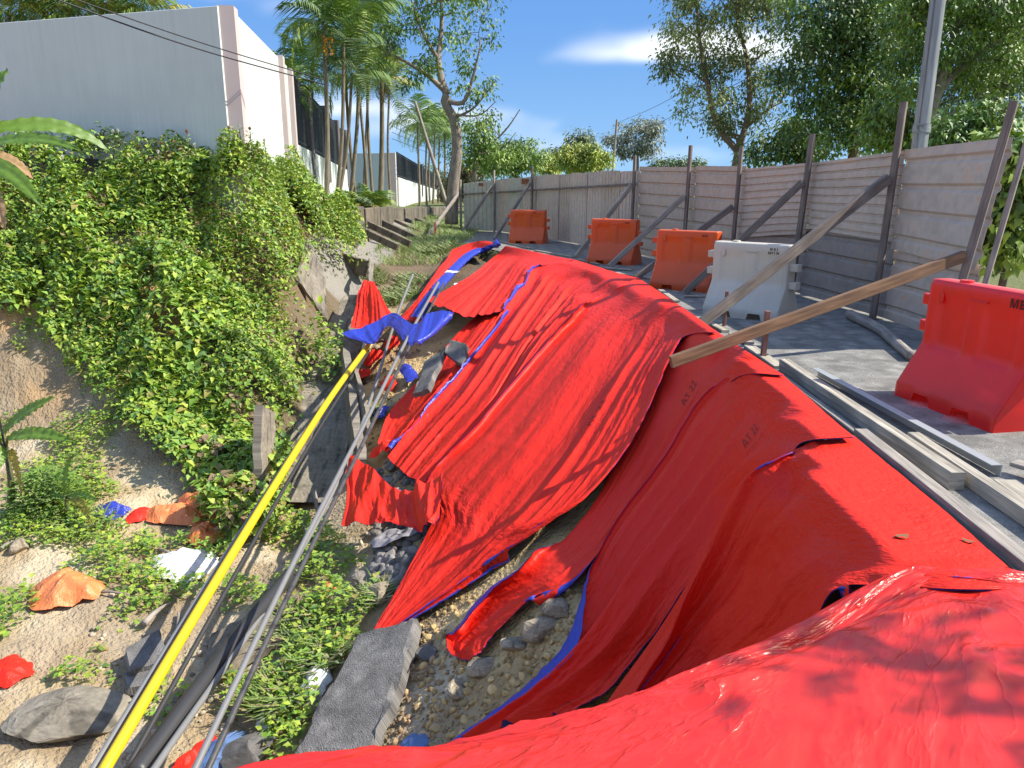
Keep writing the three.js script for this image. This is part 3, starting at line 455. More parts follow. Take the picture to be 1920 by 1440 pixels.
// ------------------------------------------------------------------ timbers lying along the road edge
{
  const G = 'timbers lying along the road edge', plank = (a, b, w, h, y, mat, label, nm = 'timber_plank', c = 'plank') => solo(nm, beam(V(a[0], y + h / 2, a[1]), V(b[0], y + h / 2, b[1]), w, h, V(0, 1, 0), 0.005), mat, label, c, G);
  plank([2.235, -4.70], [2.10, -1.6], 0.085, 0.075, 0.008, M.timberGrey, 'long grey timber weighing down the red tarpaulin edge');
  plank([2.40, -6.62], [2.385, -3.86], 0.085, 0.10, 0.008, M.timberPale, 'pale hollow square timber beside the steel angle');
  plank([2.52, -4.6], [2.44, -1.8], 0.075, 0.085, 0.008, M.timberPale, 'long pale timber with its end behind the hollow one');
  plank([2.305, -6.3], [2.265, -4.8], 0.05, 0.02, 0.008, M.timberGrey, 'thin grey strip of wood between the tarpaulin and hollow timber');
  plank([2.70, -3.95], [2.56, -1.9], 0.13, 0.025, 0.008, M.timberPale, 'flat pale board at the end of the steel angle'); plank([2.86, -3.80], [2.74, -1.8], 0.12, 0.025, 0.036, M.timberPale, 'upper flat board crossing the pale board'); plank([2.84, -4.1], [3.2, -3.5], 0.1, 0.025, 0.062, M.timberGrey, 'short board lying skew on top of the pale boards');
  // steel angle
  const a = V(2.62, 0.01, -6.4), b = V(2.74, 0.01, -4.05), t = V(0, 0.055, 0); solo('steel_angle', mergeGeometries([beam(a.clone().add(V(0, 0.035, 0)), b.clone().add(V(0, 0.035, 0)), 0.006, 0.07, V(0, 1, 0), 0.001), beam(a.clone().add(V(-0.032, 0.068, 0)), b.clone().add(V(-0.032, 0.068, 0)), 0.058, 0.005, V(0, 1, 0), 0.001)]), M.steel, 'long thin light steel angle lying on the asphalt', 'steel angle', G);
  solo('timber_log', tube([V(4.12, 0.06, -9.3), V(4.02, 0.065, -8.3), V(3.83, 0.06, -7.5), V(3.70, 0.055, -6.95)], 0.06, 0.05, 24, 9), M.timberGrey, 'weathered rounded timber lying at the foot of the hoarding', 'log', G);
  let n = 0; for (const [pa, pb, w] of [[[1265, 578], [1305, 600], 0.10], [[1318, 604], [1352, 622], 0.09], [[1365, 628], [1396, 645], 0.1], [[1395, 650], [1452, 690], 0.11], [[1232, 545], [1262, 566], 0.09], [[1276, 556], [1352, 557], 0.07], [[1130, 503], [1180, 507], 0.1], [[1150, 512], [1228, 524], 0.12], [[1080, 487], [1118, 496], 0.08], [[1000, 470], [1070, 482], 0.07], [[930, 452], [990, 466], 0.07]]) {
    const a = onY(...pa, 0.02), b = onY(...pb, 0.02); n++; plank([a.x + 0.05, a.z], [b.x + 0.05, b.z], w, 0.028, 0.010 + (n % 2) * 0.003, n % 3 ? M.timberPale : M.timberGrey, ['short pale board between the dark braces and large orange barrier', 'short grey board just behind the dark weathered brace foot', 'short pale board beside the dark weathered brace foot', 'pale board at the foot of the reddish peg', 'short pale board in front of the large orange barrier', 'grey timber lying across between large orange and white barriers', 'pale board in front of the middle orange barrier', 'wide pale board at the dark grey brace foot', 'grey board at the pale split brace foot', 'long pale board between the two farthest orange barriers', 'thin pale board in front of the farthest orange barrier'][n - 1]); }
}
// ------------------------------------------------------------------ tarpaulins draped down the slip
const ridged = (x, y, z) => { const n = fbm(x, y, z, 2); return 1 - Math.abs(2 * n - 1); };
const cr = (p0, p1, p2, p3, t) => { const f = (a, b, c, d) => 0.5 * (2 * b + (c - a) * t + (2 * a - 5 * b + 4 * c - d) * t * t + (3 * b - a - 3 * c + d) * t * t * t); return V(f(p0.x, p1.x, p2.x, p3.x), f(p0.y, p1.y, p2.y, p3.y), f(p0.z, p1.z, p2.z, p3.z)); };
const spline = (P, t) => { const n = P.length - 1, s = clamp(t) * n, i = Math.min(n - 1, Math.floor(s)), f = s - i; const a = P[i], b = P[i + 1]; return cr(i ? P[i - 1] : a.clone().multiplyScalar(2).sub(b), a, b, i + 2 <= n ? P[i + 2] : b.clone().multiplyScalar(2).sub(a), f); };
// net: rows of points from the road edge down, each row across the sheet
function netSurface(net, o) {
  const { nu = 90, nv = 120, amp = 0.06, fx = 2.6, fy = 0.08, seed = 1, fine = 0.008, curlL, curlR, env = (v) => sstep(0.1, 0.4, v), hem = 0.01, edge = 0.008 } = o;
  const W = spline(net[net.length >> 1], 0).distanceTo(spline(net[net.length >> 1], 1)), H = net.reduce((s, r, i) => i ? s + r[r.length >> 1].distanceTo(net[i - 1][r.length >> 1]) : 0, 0);
  const base = []; if (o.drape) { const D = o.drape; // drop every knot of the weave on the ground, then let the sheet tighten
    for (let j = 0; j <= nv; j++) { const v = j / nv, row = [], C = []; for (let k = 0; k < D[0].length; k++) C.push(spline(D.map((r) => r[k]), v)); for (let i = 0; i <= nu; i++) { const q = spline(C, i / nu); row.push(hit(q.x, q.y, q.z, v * (D.length - 1) >= (o.deep ?? 99) - 1 ? 3.25 : o.tmin ?? 2.6)); } base.push(row); }
    for (let it = 0; it < (o.relax ?? 10); it++) { const c = base.map((r) => r.map((p) => p.clone())); for (let j = 1; j < nv; j++) for (let i = 1; i < nu; i++) { const m = c[j - 1][i].clone().add(c[j + 1][i]).add(c[j][i - 1]).add(c[j][i + 1]).multiplyScalar(0.25); const l = base[j][i].clone().lerp(m, 0.6); l.y = Math.max(l.y, terrBase(l.x, l.z) + 0.035); base[j][i].copy(l); } }
    const t0 = (o.crest ?? 0.2), t1 = t0 + 0.2; for (let j = 0; j <= nv; j++) { const v = j / nv, k = sstep(t0, t1, v); if (k <= 0) continue; const C = []; for (let q = 0; q < net[0].length; q++) C.push(spline(net.map((r) => r[q]), v)); for (let i = 0; i <= nu; i++) { const p = spline(C, i / nu); base[j][i].lerp(p, k); base[j][i].y = Math.max(base[j][i].y, terrBase(base[j][i].x, base[j][i].z) + 0.03); } }
  } else for (let j = 0; j <= nv; j++) { const v = j / nv, row = []; const C = []; for (let k = 0; k < net[0].length; k++) C.push(spline(net.map((r) => r[k]), v)); for (let i = 0; i <= nu; i++) row.push(spline(C, i / nu)); base.push(row); }
  const nrm = (j, i) => { const a = base[j][Math.min(nu, i + 1)].clone().sub(base[j][Math.max(0, i - 1)]), b = base[Math.min(nv, j + 1)][i].clone().sub(base[Math.max(0, j - 1)][i]); const n = b.cross(a); return n.lengthSq() < 1e-12 ? V(0, 1, 0) : n.normalize(); };
  let flip = nrm(nv >> 1, nu >> 1).y < 0 ? -1 : 1; if (o.flip) flip = -flip;
  const out = [], N = [], wid = base.map((r) => { let l = 0; for (let i = 1; i <= nu; i++) l += r[i].distanceTo(r[i - 1]); return clamp(l / W * 1.15, 0.12, 1); });
  for (let j = 0; j <= nv; j++) { const v = j / nv, row = [], nr = [];
    for (let i = 0; i <= nu; i++) { const u = i / nu, n = nrm(j, i).multiplyScalar(flip), um = u * W, vm = v * H, wp = (o.wob ?? 0.35) * (fbm(vm * 0.35 + seed * 5, seed, 0, 2) - 0.5);
      const e = env(v), r1 = ridged(um * fx + wp + seed * 13.7, vm * fy + seed, 1.3 + seed), r2 = ridged(um * fx * 2.6 + wp * 2 + seed * 3.1, vm * fy * 1.6, 5.1), r4 = ridged(um * fx * 6.5 + wp * 4, vm * fy * 3, 8.3), r3 = fbm(um * 16 + seed, vm * 9, 3.3, 2);
      let d = e * amp * wid[j] * (Math.pow(r1, 2.6) + 0.42 * Math.pow(r2, 3) + 0.16 * Math.pow(r4, 3) - 0.3) + fine * (0.35 + e) * (r3 - 0.5) * 2;
      if (o.shape) d += o.shape(u, v, um, vm);
      d += edge * (fbm(vm * 2.2 + seed, i < nu / 2 ? 3 : 9, 0, 3) - 0.3) * Math.max(0, 1 - Math.min(u, 1 - u) * 12);
      row.push(base[j][i].clone().addScaledVector(n, d)); nr.push(n); }
    out.push(row); N.push(nr); }
  for (const [side, cf] of [[0, curlL], [1, curlR]]) if (cf) for (let j = 0; j <= nv; j++) { const [wd, ang] = cf(j / nv); if (wd <= 0) continue; const row = out[j].map((p) => p.clone()); // roll the border over so that its underside shows
      let acc = 0, i0 = side ? nu : 0, st = side ? -1 : 1; const idx = []; for (let i = i0; side ? i > 0 : i < nu; i += st) { idx.push(i); acc += row[i].distanceTo(row[i + st]); if (acc > wd) break; }
      const pv = idx[idx.length - 1] + st; if (pv < 0 || pv > nu) continue; const P = row[pv], n = N[j][pv], td = row[idx[0]].clone().sub(P); td.addScaledVector(n, -td.dot(n)); const tl = td.length() || 1; td.divideScalar(tl); const R = Math.min(0.03, acc / ang);
      for (const i of idx) { const s = row[i].distanceTo(P), a = Math.min(ang, s / R), ex = Math.max(0, s - ang * R); out[j][i].copy(P).addScaledVector(td, R * Math.sin(a) + ex * Math.cos(ang)).addScaledVector(n, R * (1 - Math.cos(a)) + ex * Math.sin(ang) + 0.006 + 0.02 * fbm(j * 0.09, 4, 0, 2) * Math.min(1, ex * 20)); } }
  return { pts: out, nu, nv, W, H };
}
function surfGeo(S, off, inset = 0) {
  const { pts, nu, nv, W, H } = S, pos = [], uv = [], idx = [];
  const nrm = (j, i) => { const a = pts[j][Math.min(nu, i + 1)].clone().sub(pts[j][Math.max(0, i - 1)]), b = pts[Math.min(nv, j + 1)][i].clone().sub(pts[Math.max(0, j - 1)][i]); const n = b.cross(a); return n.lengthSq() < 1e-14 ? V(0, 1, 0) : n.normalize(); };
  const f = S.flip || (S.flip = nrm(nv >> 1, nu >> 1).y < 0 ? -1 : 1);
  for (let j = 0; j <= nv; j++) for (let i = 0; i <= nu; i++) { const p = pts[j][i].clone(); if (off) p.addScaledVector(nrm(j, i), off * f); pos.push(p.x, p.y, p.z); uv.push(i / nu * W * 0.7, j / nv * H * 0.7); }
  for (let j = 0; j < nv; j++) for (let i = 0; i < nu; i++) { const a = j * (nu + 1) + i, b = a + nu + 1; f > 0 ? idx.push(a, b, a + 1, b, b + 1, a + 1) : idx.push(a, a + 1, b, b, a + 1, b + 1); }
  const g = new THREE.BufferGeometry(); g.setAttribute('position', new THREE.Float32BufferAttribute(pos, 3)); g.setAttribute('uv', new THREE.Float32BufferAttribute(uv, 2)); g.setIndex(idx); g.computeVertexNormals(); return g;
}
const TG = 'red tarpaulins draped over the slip';
const tarpPrintTex = printTex([['AT 22', 0.36, 0.5], ['- -- --- -- - --- -- -', 0.82, 0.2]], 512, 200, '#6a0a12');
function tarp(label, netPx, o) {
  const net = netPx.map((row, ri) => row.map((q) => q.isVector3 ? q : q.length > 3 ? onY(q[0], q[1], q[3]) : hit(q[0], q[1], (q[2] ?? 0) + (o.lift ?? 0.1), ri >= (o.deep ?? 99) ? 3.3 : o.tmin ?? 2.6)));
  if (netPx.every((r) => r.every((q) => !q.isVector3 && q.length < 4)) && !o.loose) o = { ...o, drape: netPx.map((r) => r.map((q) => V(q[0], q[1], (q[2] ?? 0) + (o.lift ?? 0.1)))) };
  const S = netSurface(net, o), mid = S.pts[S.nv][S.nu >> 1]; const b = V(mid.x, Math.min(...S.pts.map((r) => r[S.nu >> 1].y)), mid.z);
  const t = thing('tarpaulin', label, 'tarpaulin', b, TG);
  const top = part('top_face', surfGeo(S, 0), o.faces?.[0] ?? M.tarp, t); part('underside', surfGeo(S, -0.006), o.faces?.[1] ?? M.blue, t, o.faces ? undefined : 'blue underside of the tarpaulin');
  for (const [u0, u1, v0, v1, turn, op = 0.55] of o.prints || []) { // faint stencilled lot mark
    const g = new THREE.PlaneGeometry(1, 1, 14, 8), p = g.attributes.position; const at = (u, v) => { const x = clamp(u) * S.nu, y = clamp(v) * S.nv, i = Math.min(S.nu - 1, Math.floor(x)), j = Math.min(S.nv - 1, Math.floor(y)), a = x - i, c = y - j; return S.pts[j][i].clone().lerp(S.pts[j][i + 1], a).lerp(S.pts[j + 1][i].clone().lerp(S.pts[j + 1][i + 1], a), c); };
    for (let i = 0; i < p.count; i++) { const a = p.getX(i) + 0.5, c = 0.5 - p.getY(i); const u = turn ? lerp(u0, u1, c) : lerp(u0, u1, a), v = turn ? lerp(v1, v0, a) : lerp(v0, v1, c); const q = at(u, v), q2 = at(u + 0.02, v), q3 = at(u, v + 0.02), n = q3.sub(q).cross(q2.sub(q)).normalize(); if (n.y < 0) n.negate(); q.addScaledVector(n, 0.006); p.setXYZ(i, q.x, q.y, q.z); }
    g.computeVertexNormals(); local('stencil_print', g, std(col(1, 1, 1), 0.6, { map: tarpPrintTex, transparent: true, side: THREE.DoubleSide, opacity: op }), top);
  }
  return S;
}
{
  tarp('smooth red tarpaulin over the wide shelf and the deep shaded pocket', [
    [[1602, 818], [1690, 890], [1780, 965], [1870, 1045], [1940, 1104]],
    [[1550, 824], [1610, 900], [1690, 980], [1765, 1062], [1800, 1106]],
    [[1508, 836], [1503, 900], [1560, 985], [1622, 1053], [1652, 1097]],
    [[1465, 875, 0.10], [1470, 955], [1500, 1035], [1562, 1089], [1612, 1119]],
    [[1365, 1005, 0.18], [1400, 1085, 0.05], [1435, 1140], [1495, 1173], [1560, 1178]],
    [[1245, 1175, 0.2], [1290, 1215, 0.05], [1340, 1238], [1405, 1255], [1480, 1255]],
    [[1112, 1350, 0.15], [1165, 1358, 0.05], [1230, 1362], [1310, 1360], [1420, 1350]]],
    { lift: 0.06, deep: 4, amp: 0.10, crest: 0.45, fx: 2.2, seed: 2.3, nu: 110, nv: 130, env: (v) => sstep(0.32, 0.6, v), prints: [[0.34, 0.58, 0.05, 0.2, false, 0.28]], shape: (u, v) => sstep(0.3, 0.55, v) * (0.20 * Math.exp(-Math.pow((u - 0.10) / 0.06, 2)) + 0.08 * Math.exp(-Math.pow((u - 0.23) / 0.03, 2)) + 0.10 * Math.exp(-Math.pow((u - 0.36) / 0.05, 2))) });
  tarp('red tarpaulin with blue lower border hanging beside the long ridge fold', [
    [[1468, 703], [1508, 738], [1550, 776], [1602, 820]],
    [[1386, 700], [1430, 744], [1465, 792], [1510, 828]],
    [[1346, 738], [1390, 800], [1430, 850], [1486, 858]],
    [[1272, 858], [1320, 920], [1370, 955], [1418, 955]],
    [[1172, 985], [1220, 1050], [1280, 1085], [1335, 1075]],
    [[1062, 1152], [1112, 1198], [1170, 1225], [1232, 1200]],
    [[952, 1290, 0.04], [1010, 1310], [1080, 1312], [1150, 1308]],
    [[800, 1424, 0.04], [880, 1418], [970, 1398], [1090, 1362]]],
    { lift: 0.10, relax: 6, amp: 0.13, fx: 2.2, seed: 4.1, shape: (u, v) => sstep(0.2, 0.45, v) * (0.15 * Math.exp(-Math.pow((u - 0.72 + 0.05 * v) / 0.06, 2)) + 0.10 * Math.exp(-Math.pow((u - 0.36) / 0.05, 2)) + 0.06 * Math.exp(-Math.pow((u - 0.55 - 0.06 * v) / 0.03, 2))), nu: 110, nv: 140, tmin: 3.3, env: (v) => sstep(0.16, 0.4, v), prints: [[0.42, 0.62, 0.2, 0.34, true]], curlL: (v) => [0.035 * sstep(0.2, 0.3, v) * (0.3 + 1.4 * vnoise(v * 9, 2)) + 0.2 * sstep(0.6, 0.75, v), 2.85] });
  tarp('narrow red tarpaulin ending in a rolled blue edged tip above the rubble', [
    [[1345, 622], [1380, 645], [1415, 668], [1470, 704]],
    [[1278, 630], [1320, 657], [1355, 682], [1392, 704]],
    [[1238, 702], [1280, 732], [1312, 752], [1348, 748]],
    [[1172, 842], [1205, 862], [1240, 872], [1276, 862]],
    [[1085, 985], [1112, 1002], [1150, 1004], [1180, 988]],
    [[1000, 1048], [1028, 1072], [1055, 1092], [1075, 1090]],
    [[895, 1102, 0.04], [928, 1128], [962, 1145], [998, 1132]],
    [[840, 1178, 0.06], [858, 1202], [890, 1206], [928, 1194]],
    [[838, 1216, 0.08], [862, 1236], [890, 1238], [914, 1216]]],
    { lift: 0.12, relax: 6, amp: 0.08, fx: 2.4, seed: 7.7, nu: 80, nv: 130, env: (v) => sstep(0.14, 0.35, v), prints: [[0.35, 0.62, 0.19, 0.3, true]], curlL: (v) => [0.24 * sstep(0.56, 0.68, v) * (1 - sstep(0.84, 0.93, v)), 2.8] });
  tarp('broad red tarpaulin narrowing to a pointed tip over the broken asphalt', [
    [[1196, 520], [1250, 556], [1300, 590], [1345, 622]],
    [[1120, 562], [1190, 577], [1240, 602], [1292, 628]],
    [[1084, 592], [1150, 630], [1212, 660], [1276, 655]],
    [[1008, 682], [1090, 722], [1160, 752], [1242, 742]],
    [[900, 812], [1000, 842], [1090, 870], [1188, 850]],
    [[812, 908], [905, 955], [1000, 985], [1104, 950]],
    [[820, 975], [880, 1010], [940, 1030], [1005, 1012]],
    [[765, 1080], [800, 1100], [850, 1108], [892, 1074]],
    [[696, 1190], [706, 1195], [716, 1194], [728, 1184]]],
    { lift: 0.15, relax: 6, amp: 0.11, fx: 1.2, fy: 0.06, seed: 9.2, nu: 120, nv: 140, env: (v) => sstep(0.1, 0.35, v), prints: [[0.55, 0.70, 0.36, 0.47, true]], curlL: (v) => [0.09 * sstep(0.12, 0.2, v) * (1 - sstep(0.5, 0.6, v)) * (0.4 + 1.2 * vnoise(v * 11, 5)), 2.8] });
  tarp('finely pleated red tarpaulin hanging below the middle orange barrier', [
    [[1078, 487], [1120, 500], [1160, 512], [1196, 521]],
    [[1010, 502], [1050, 522], [1090, 542], [1128, 566]],
    [[985, 546], [1020, 562], [1060, 577], [1094, 592]],
    [[928, 622], [968, 642], [1000, 652], [1036, 656]],
    [[858, 722], [900, 742], [940, 752], [966, 746]],
    [[788, 802], [830, 822], [865, 840], [896, 826]],
    [[735, 868], [768, 896], [798, 908], [818, 904]]],
    { lift: 0.12, relax: 6, amp: 0.14, fx: 2.0, fy: 0.05, seed: 12.9, nu: 130, nv: 120, env: (v) => sstep(0.1, 0.28, v) });
  tarp('crumpled red tarpaulin flap sagging over the broken end of the drain', [
    [[664, 862], [700, 884], [742, 918], [790, 918], [838, 898]],
    [[656, 902], [692, 930], [742, 952], [790, 962], [836, 932]],
    [[650, 945], [692, 962], [742, 976], [790, 986], [830, 974]],
    [[640, 992], [688, 985], [738, 984], [790, 996], [822, 990]]],
    { loose: 1, lift: 0.35, amp: 0.12, fx: 2.2, fy: 0.8, seed: 15.5, nu: 90, nv: 60, env: () => 1 });
  tarp('red tarpaulin with two pale tears hanging from the far road edge', [
    [[948, 461], [985, 468], [1030, 478], [1078, 487]],
    [[926, 483], [955, 488], [985, 493], [1012, 502]],
    [[880, 522, 0.1], [915, 532], [950, 537], [988, 545]],
    [[800, 566, 0.25], [850, 592, 0.3], [905, 598, 0.15], [950, 592]]],
    { loose: 1, lift: 0.15, amp: 0.10, fx: 1.8, seed: 18.1, nu: 80, nv: 70, env: (v) => sstep(0.2, 0.5, v), curlR: (v) => [0.07 * sstep(0.3, 0.5, v) * vnoise(v * 8, 3) * 1.6, 2.8] });
  tarp('red tarpaulin strip falling past the grey concrete lump', [
    [[895, 590], [930, 596], [962, 592]],
    [[848, 642], [885, 656], [918, 652]],
    [[798, 712], [830, 726], [862, 720]],
    [[742, 776], [775, 792], [806, 782]],
    [[712, 838], [728, 850], [745, 850]]],
    { lift: 0.14, amp: 0.10, fx: 2.2, seed: 21.4, nu: 50, nv: 80, env: () => 1, curlR: (v) => [0.12 * vnoise(v * 6, 7), 2.7] });
  tarp('farthest red tarpaulin strip turned back to its dark blue underside', [
    [[848, 468], [880, 456], [912, 452], [948, 461]],
    [[826, 505], [850, 496], [872, 490], [900, 486]],
    [[786, 562], [806, 558], [826, 552], [846, 548]],
    [[742, 606, 0.1], [768, 606, 0.1], [790, 604, 0.1], [812, 600, 0.1]]],
    { lift: 0.18, amp: 0.08, fx: 2.0, seed: 24.9, nu: 60, nv: 80, env: (v) => sstep(0.1, 0.4, v), curlR: (v) => [0.26, 2.95] });
  tarp('small red tarpaulin peak caught on the far drain wall', [
    [[684, 528, 0.7], [694, 530, 0.7], [704, 540, 0.6]],
    [[676, 575, 0.5], [700, 580, 0.5], [730, 586, 0.4]],
    [[660, 625, 0.35], [700, 622, 0.4], [752, 606, 0.35]]],
    { loose: 1, lift: 0.1, amp: 0.14, fx: 3, seed: 27.3, nu: 50, nv: 50, env: () => 1 });
  tarp('dark blue tarpaulin flap with a red rim strung across the cables', [
    [[640, 630, 0.6], [690, 610, 0.6], [738, 588, 0.6], [778, 612, 0.6], [812, 588, 0.6], [852, 590, 0.5]],
    [[664, 640, 0.6], [700, 634, 0.6], [735, 602, 0.6], [765, 634, 0.6], [800, 630, 0.6], [838, 598, 0.5]],
    [[690, 648, 0.6], [706, 642, 0.6], [730, 612, 0.6], [768, 650, 0.6], [788, 640, 0.6], [824, 606, 0.5]]],
    { loose: 1, lift: 0.1, amp: 0.06, fx: 2, seed: 29, nu: 80, nv: 30, env: () => 1, faces: [M.blue, M.tarp], curlL: () => [0, 0] });
  // the sheet underfoot, over the near rim
  const E0 = [[1935, 1106, 0.03], [1800, 1106, 0.035], [1658, 1098, 0.03], [1500, 1178, -0.02], [1330, 1266, -0.08], [1150, 1343, -0.16], [950, 1408, -0.24], [780, 1436, -0.31], [560, 1472, -0.38], [200, 1520, -0.5]].map(([x, y, h]) => onY(x, y, h));
  const down = (p, i) => V(p.x + (i > 2 ? -0.06 : i === 2 ? -0.12 : 0), p.y - (i > 2 ? 0.55 : i === 2 ? 0.5 : 0.0), p.z - (i > 2 ? 0.10 : i === 2 ? 0.12 : 0.01));
  const inn = (p, d, up) => { const q = V(p.x + d * 0.30, 0, p.z + d); q.y = Math.max(terrBase(q.x, q.z), p.y - 0.03) + up; return q; };
  const R4 = E0.map((p, i) => { const q = V(lerp(2.35, -2.2, i / 9), 0, -1.15 - (i < 3 ? 0.5 : 0)); q.y = terrBase(q.x, q.z) + 0.05; return q; }), R5 = E0.map((p, i) => { const q = V(lerp(2.4, -2.6, i / 9), 0, -0.2); q.y = terrBase(q.x, q.z) + 0.05; return q; }), R6 = E0.map((p, i) => { const q = V(lerp(2.4, -2.6, i / 9), 0, 1.0); q.y = terrBase(q.x, q.z) + 0.04; return q; });
  tarp('large glossy red tarpaulin lying wrinkled over the rim of the hole', [E0.map(down), E0, E0.map((p, i) => inn(p, 0.12, 0.045)), E0.map((p, i) => inn(p, 0.30, 0.02)), R4, R5, R6],
    { lift: 0, faces: [M.tarpNear, M.blue], wob: 1, amp: 0.018, fx: 1.1, fy: 0.9, fine: 0.001, seed: 33.1, nu: 190, nv: 170, env: (v) => sstep(0.12, 0.3, v), shape: (u, v, um, vm) => sstep(0.16, 0.34, v) * (0.025 * Math.pow(ridged(um * 0.5 + vm * 0.9, vm * 1.3 - um * 0.5, 2.2), 7) + 0.016 * Math.pow(ridged(um * 1.6 - vm * 1.2, vm * 2.2 + um * 1.1, 7.2), 8) + 0.008 * Math.pow(ridged(um * 4.6 + vm, vm * 5.2 - um * 2, 3.7), 6)) });
}
// ------------------------------------------------------------------ broken drain
{
  const G = 'broken concrete pieces of the drain', z = onZ;
  const slab = (c, th, mat, label) => solo('concrete_slab', quadSlab(c, th), mat, label, 'concrete slab', G);
  slab([z(578, 460, -15.7), z(608, 505, -15.3), z(613, 604, -14.5), z(551, 520, -14.9)], 0.12, M.conc, 'pale tilted concrete slab leaning on the creepers');
  slab([z(484, 758, -9.7), z(508, 772, -10.3), z(512, 990, -9.9), z(480, 968, -9.3)], 0.13, M.conc, 'upright narrow concrete slab hung with creepers');
  slab([z(646, 640, -13.5), z(680, 862, -9.7), z(676, 965, -9.9), z(640, 740, -13.7)], 0.15, M.conc, 'long drain side wall sunk along the open drain');
  slab([z(668, 690, -12.2), z(694, 800, -10.6), z(672, 850, -10.6), z(655, 740, -12.3)], 0.08, M.conc, 'thin whitish concrete slab leaning on the drain side wall');
  slab([z(622, 470, -18.2), z(692, 488, -17.4), z(690, 520, -17.4), z(622, 505, -18.2)], 0.12, M.concDark, 'dark concrete slab lying across the upper drain');
  slab([z(692, 486, -17.4), z(700, 500, -17.0), z(698, 570, -15.0), z(688, 560, -15.2)], 0.12, M.conc, 'short drain side wall below the torn verge');
  slab([z(845, 640, -12.0), z(876, 650, -11.7), z(868, 690, -11.4), z(838, 668, -11.7)], 0.12, M.slab, 'grey asphalt lump showing beside the red strip');
  slab([z(800, 680, -11.8), z(838, 660, -11.8), z(806, 730, -10.9), z(780, 742, -11.0)], 0.1, M.slab, 'long dark asphalt lump edged by the red strip');
  // drain bed
  const line = [[-3.45, -16.4], [-3.25, -15], [-3.12, -13], [-3.03, -11], [-2.98, -9.6]], pos = [], uv = [], idx = []; const n = 40, m = 8;
  for (let j = 0; j <= n; j++) { const s = j / n * (line.length - 1), i = Math.min(line.length - 2, Math.floor(s)), x = lerp(line[i][0], line[i + 1][0], s - i), zz = lerp(line[i][1], line[i + 1][1], s - i); for (let k = 0; k <= m; k++) { const q = x + (k / m - 0.5) * 1.05; pos.push(q, terrBase(x, zz) + 0.11 + 0.02 * fbm(q * 3, zz * 3, 0, 2), zz); uv.push(q, zz); } }
  for (let j = 0; j < n; j++) for (let k = 0; k < m; k++) { const a = j * (m + 1) + k, b = a + m + 1; idx.push(a, b, a + 1, b, b + 1, a + 1); }
  const g = new THREE.BufferGeometry(); g.setAttribute('position', new THREE.Float32BufferAttribute(pos, 3)); g.setAttribute('uv', new THREE.Float32BufferAttribute(uv, 2)); g.setIndex(idx); g.computeVertexNormals();
  struct('drain_bed', g, std(col(0.40, 0.36, 0.29), 0.95, { map: T_conc, bumpMap: T_soil, bumpScale: 0.02, side: THREE.DoubleSide }), 'dusty concrete bed of the open drain');
  const st = z(560, 985, -9.7), en = z(690, 915, -9.9); solo('concrete_strut', beam(st, en, 0.16, 0.16), M.concDark, 'concrete strut across the lower end of the open drain', 'strut');
}
// ------------------------------------------------------------------ pipes and cables running down the valley
{
  const G = 'pipes and cables lying down the slip', run = (pts, r, mat, nm, label, cat) => solo(nm, tube(pts, r, r, 60, 12), mat, label, cat, G);
  const fl = (px, py, l) => hit(px, py, l, 3.2);
  const bow = (a, b, s, n = 9) => { const o = []; for (let i = 0; i <= n; i++) { const t = i / n, p = a.clone().lerp(b, t); p.y -= s * 4 * t * (1 - t); p.x += 0.012 * Math.sin(t * 9 + a.x * 7) * t * (1 - t) * 4; p.y += 0.008 * Math.sin(t * 13 + a.x * 3); o.push(p); } return o; };
  const N = (px, py, y) => onY(px, py, y);
  run(bow(N(185, 1460, -2.35), onZ(692, 645, -13.3), -0.12), 0.044, M.yellow, 'gas_pipe', 'bright yellow pipe running from the drain down the valley', 'pipe');
  run(bow(N(162, 1460, -2.38), onZ(672, 672, -12.9), -0.10), 0.024, M.pipeGrey, 'cable', 'thin grey cable alongside the yellow pipe', 'cable');
  run(bow(N(232, 1450, -2.46), onZ(690, 660, -13.2), -0.09), 0.022, M.pipeBlack, 'cable', 'thin black cable under the yellow pipe', 'cable');
  run(bow(N(252, 1452, -2.45), onZ(556, 1062, -7.8), -0.03), 0.075, M.pipeBlack, 'water_pipe', 'thick black pipe with an open upper end', 'pipe');
  run([N(282, 1452, -2.36), onZ(548, 1062, -7.65), onZ(660, 845, -10.0), onZ(745, 590, -14.4), onZ(774, 515, -16.2)], 0.026, M.pipeGrey, 'cable', 'single grey cable rising past the thick black pipe', 'cable');
  run(bow(N(360, 1452, -2.35), onZ(822, 530, -15.6), -0.10), 0.026, M.pipeGrey, 'cable', 'upper of two grey cables lying side by side', 'cable');
  run(bow(N(385, 1452, -2.36), onZ(832, 532, -15.6), -0.11), 0.024, std(col(0.13, 0.13, 0.135), 0.45, { map: T_conc }), 'cable', 'darker one of two grey cables lying side by side', 'cable');
}
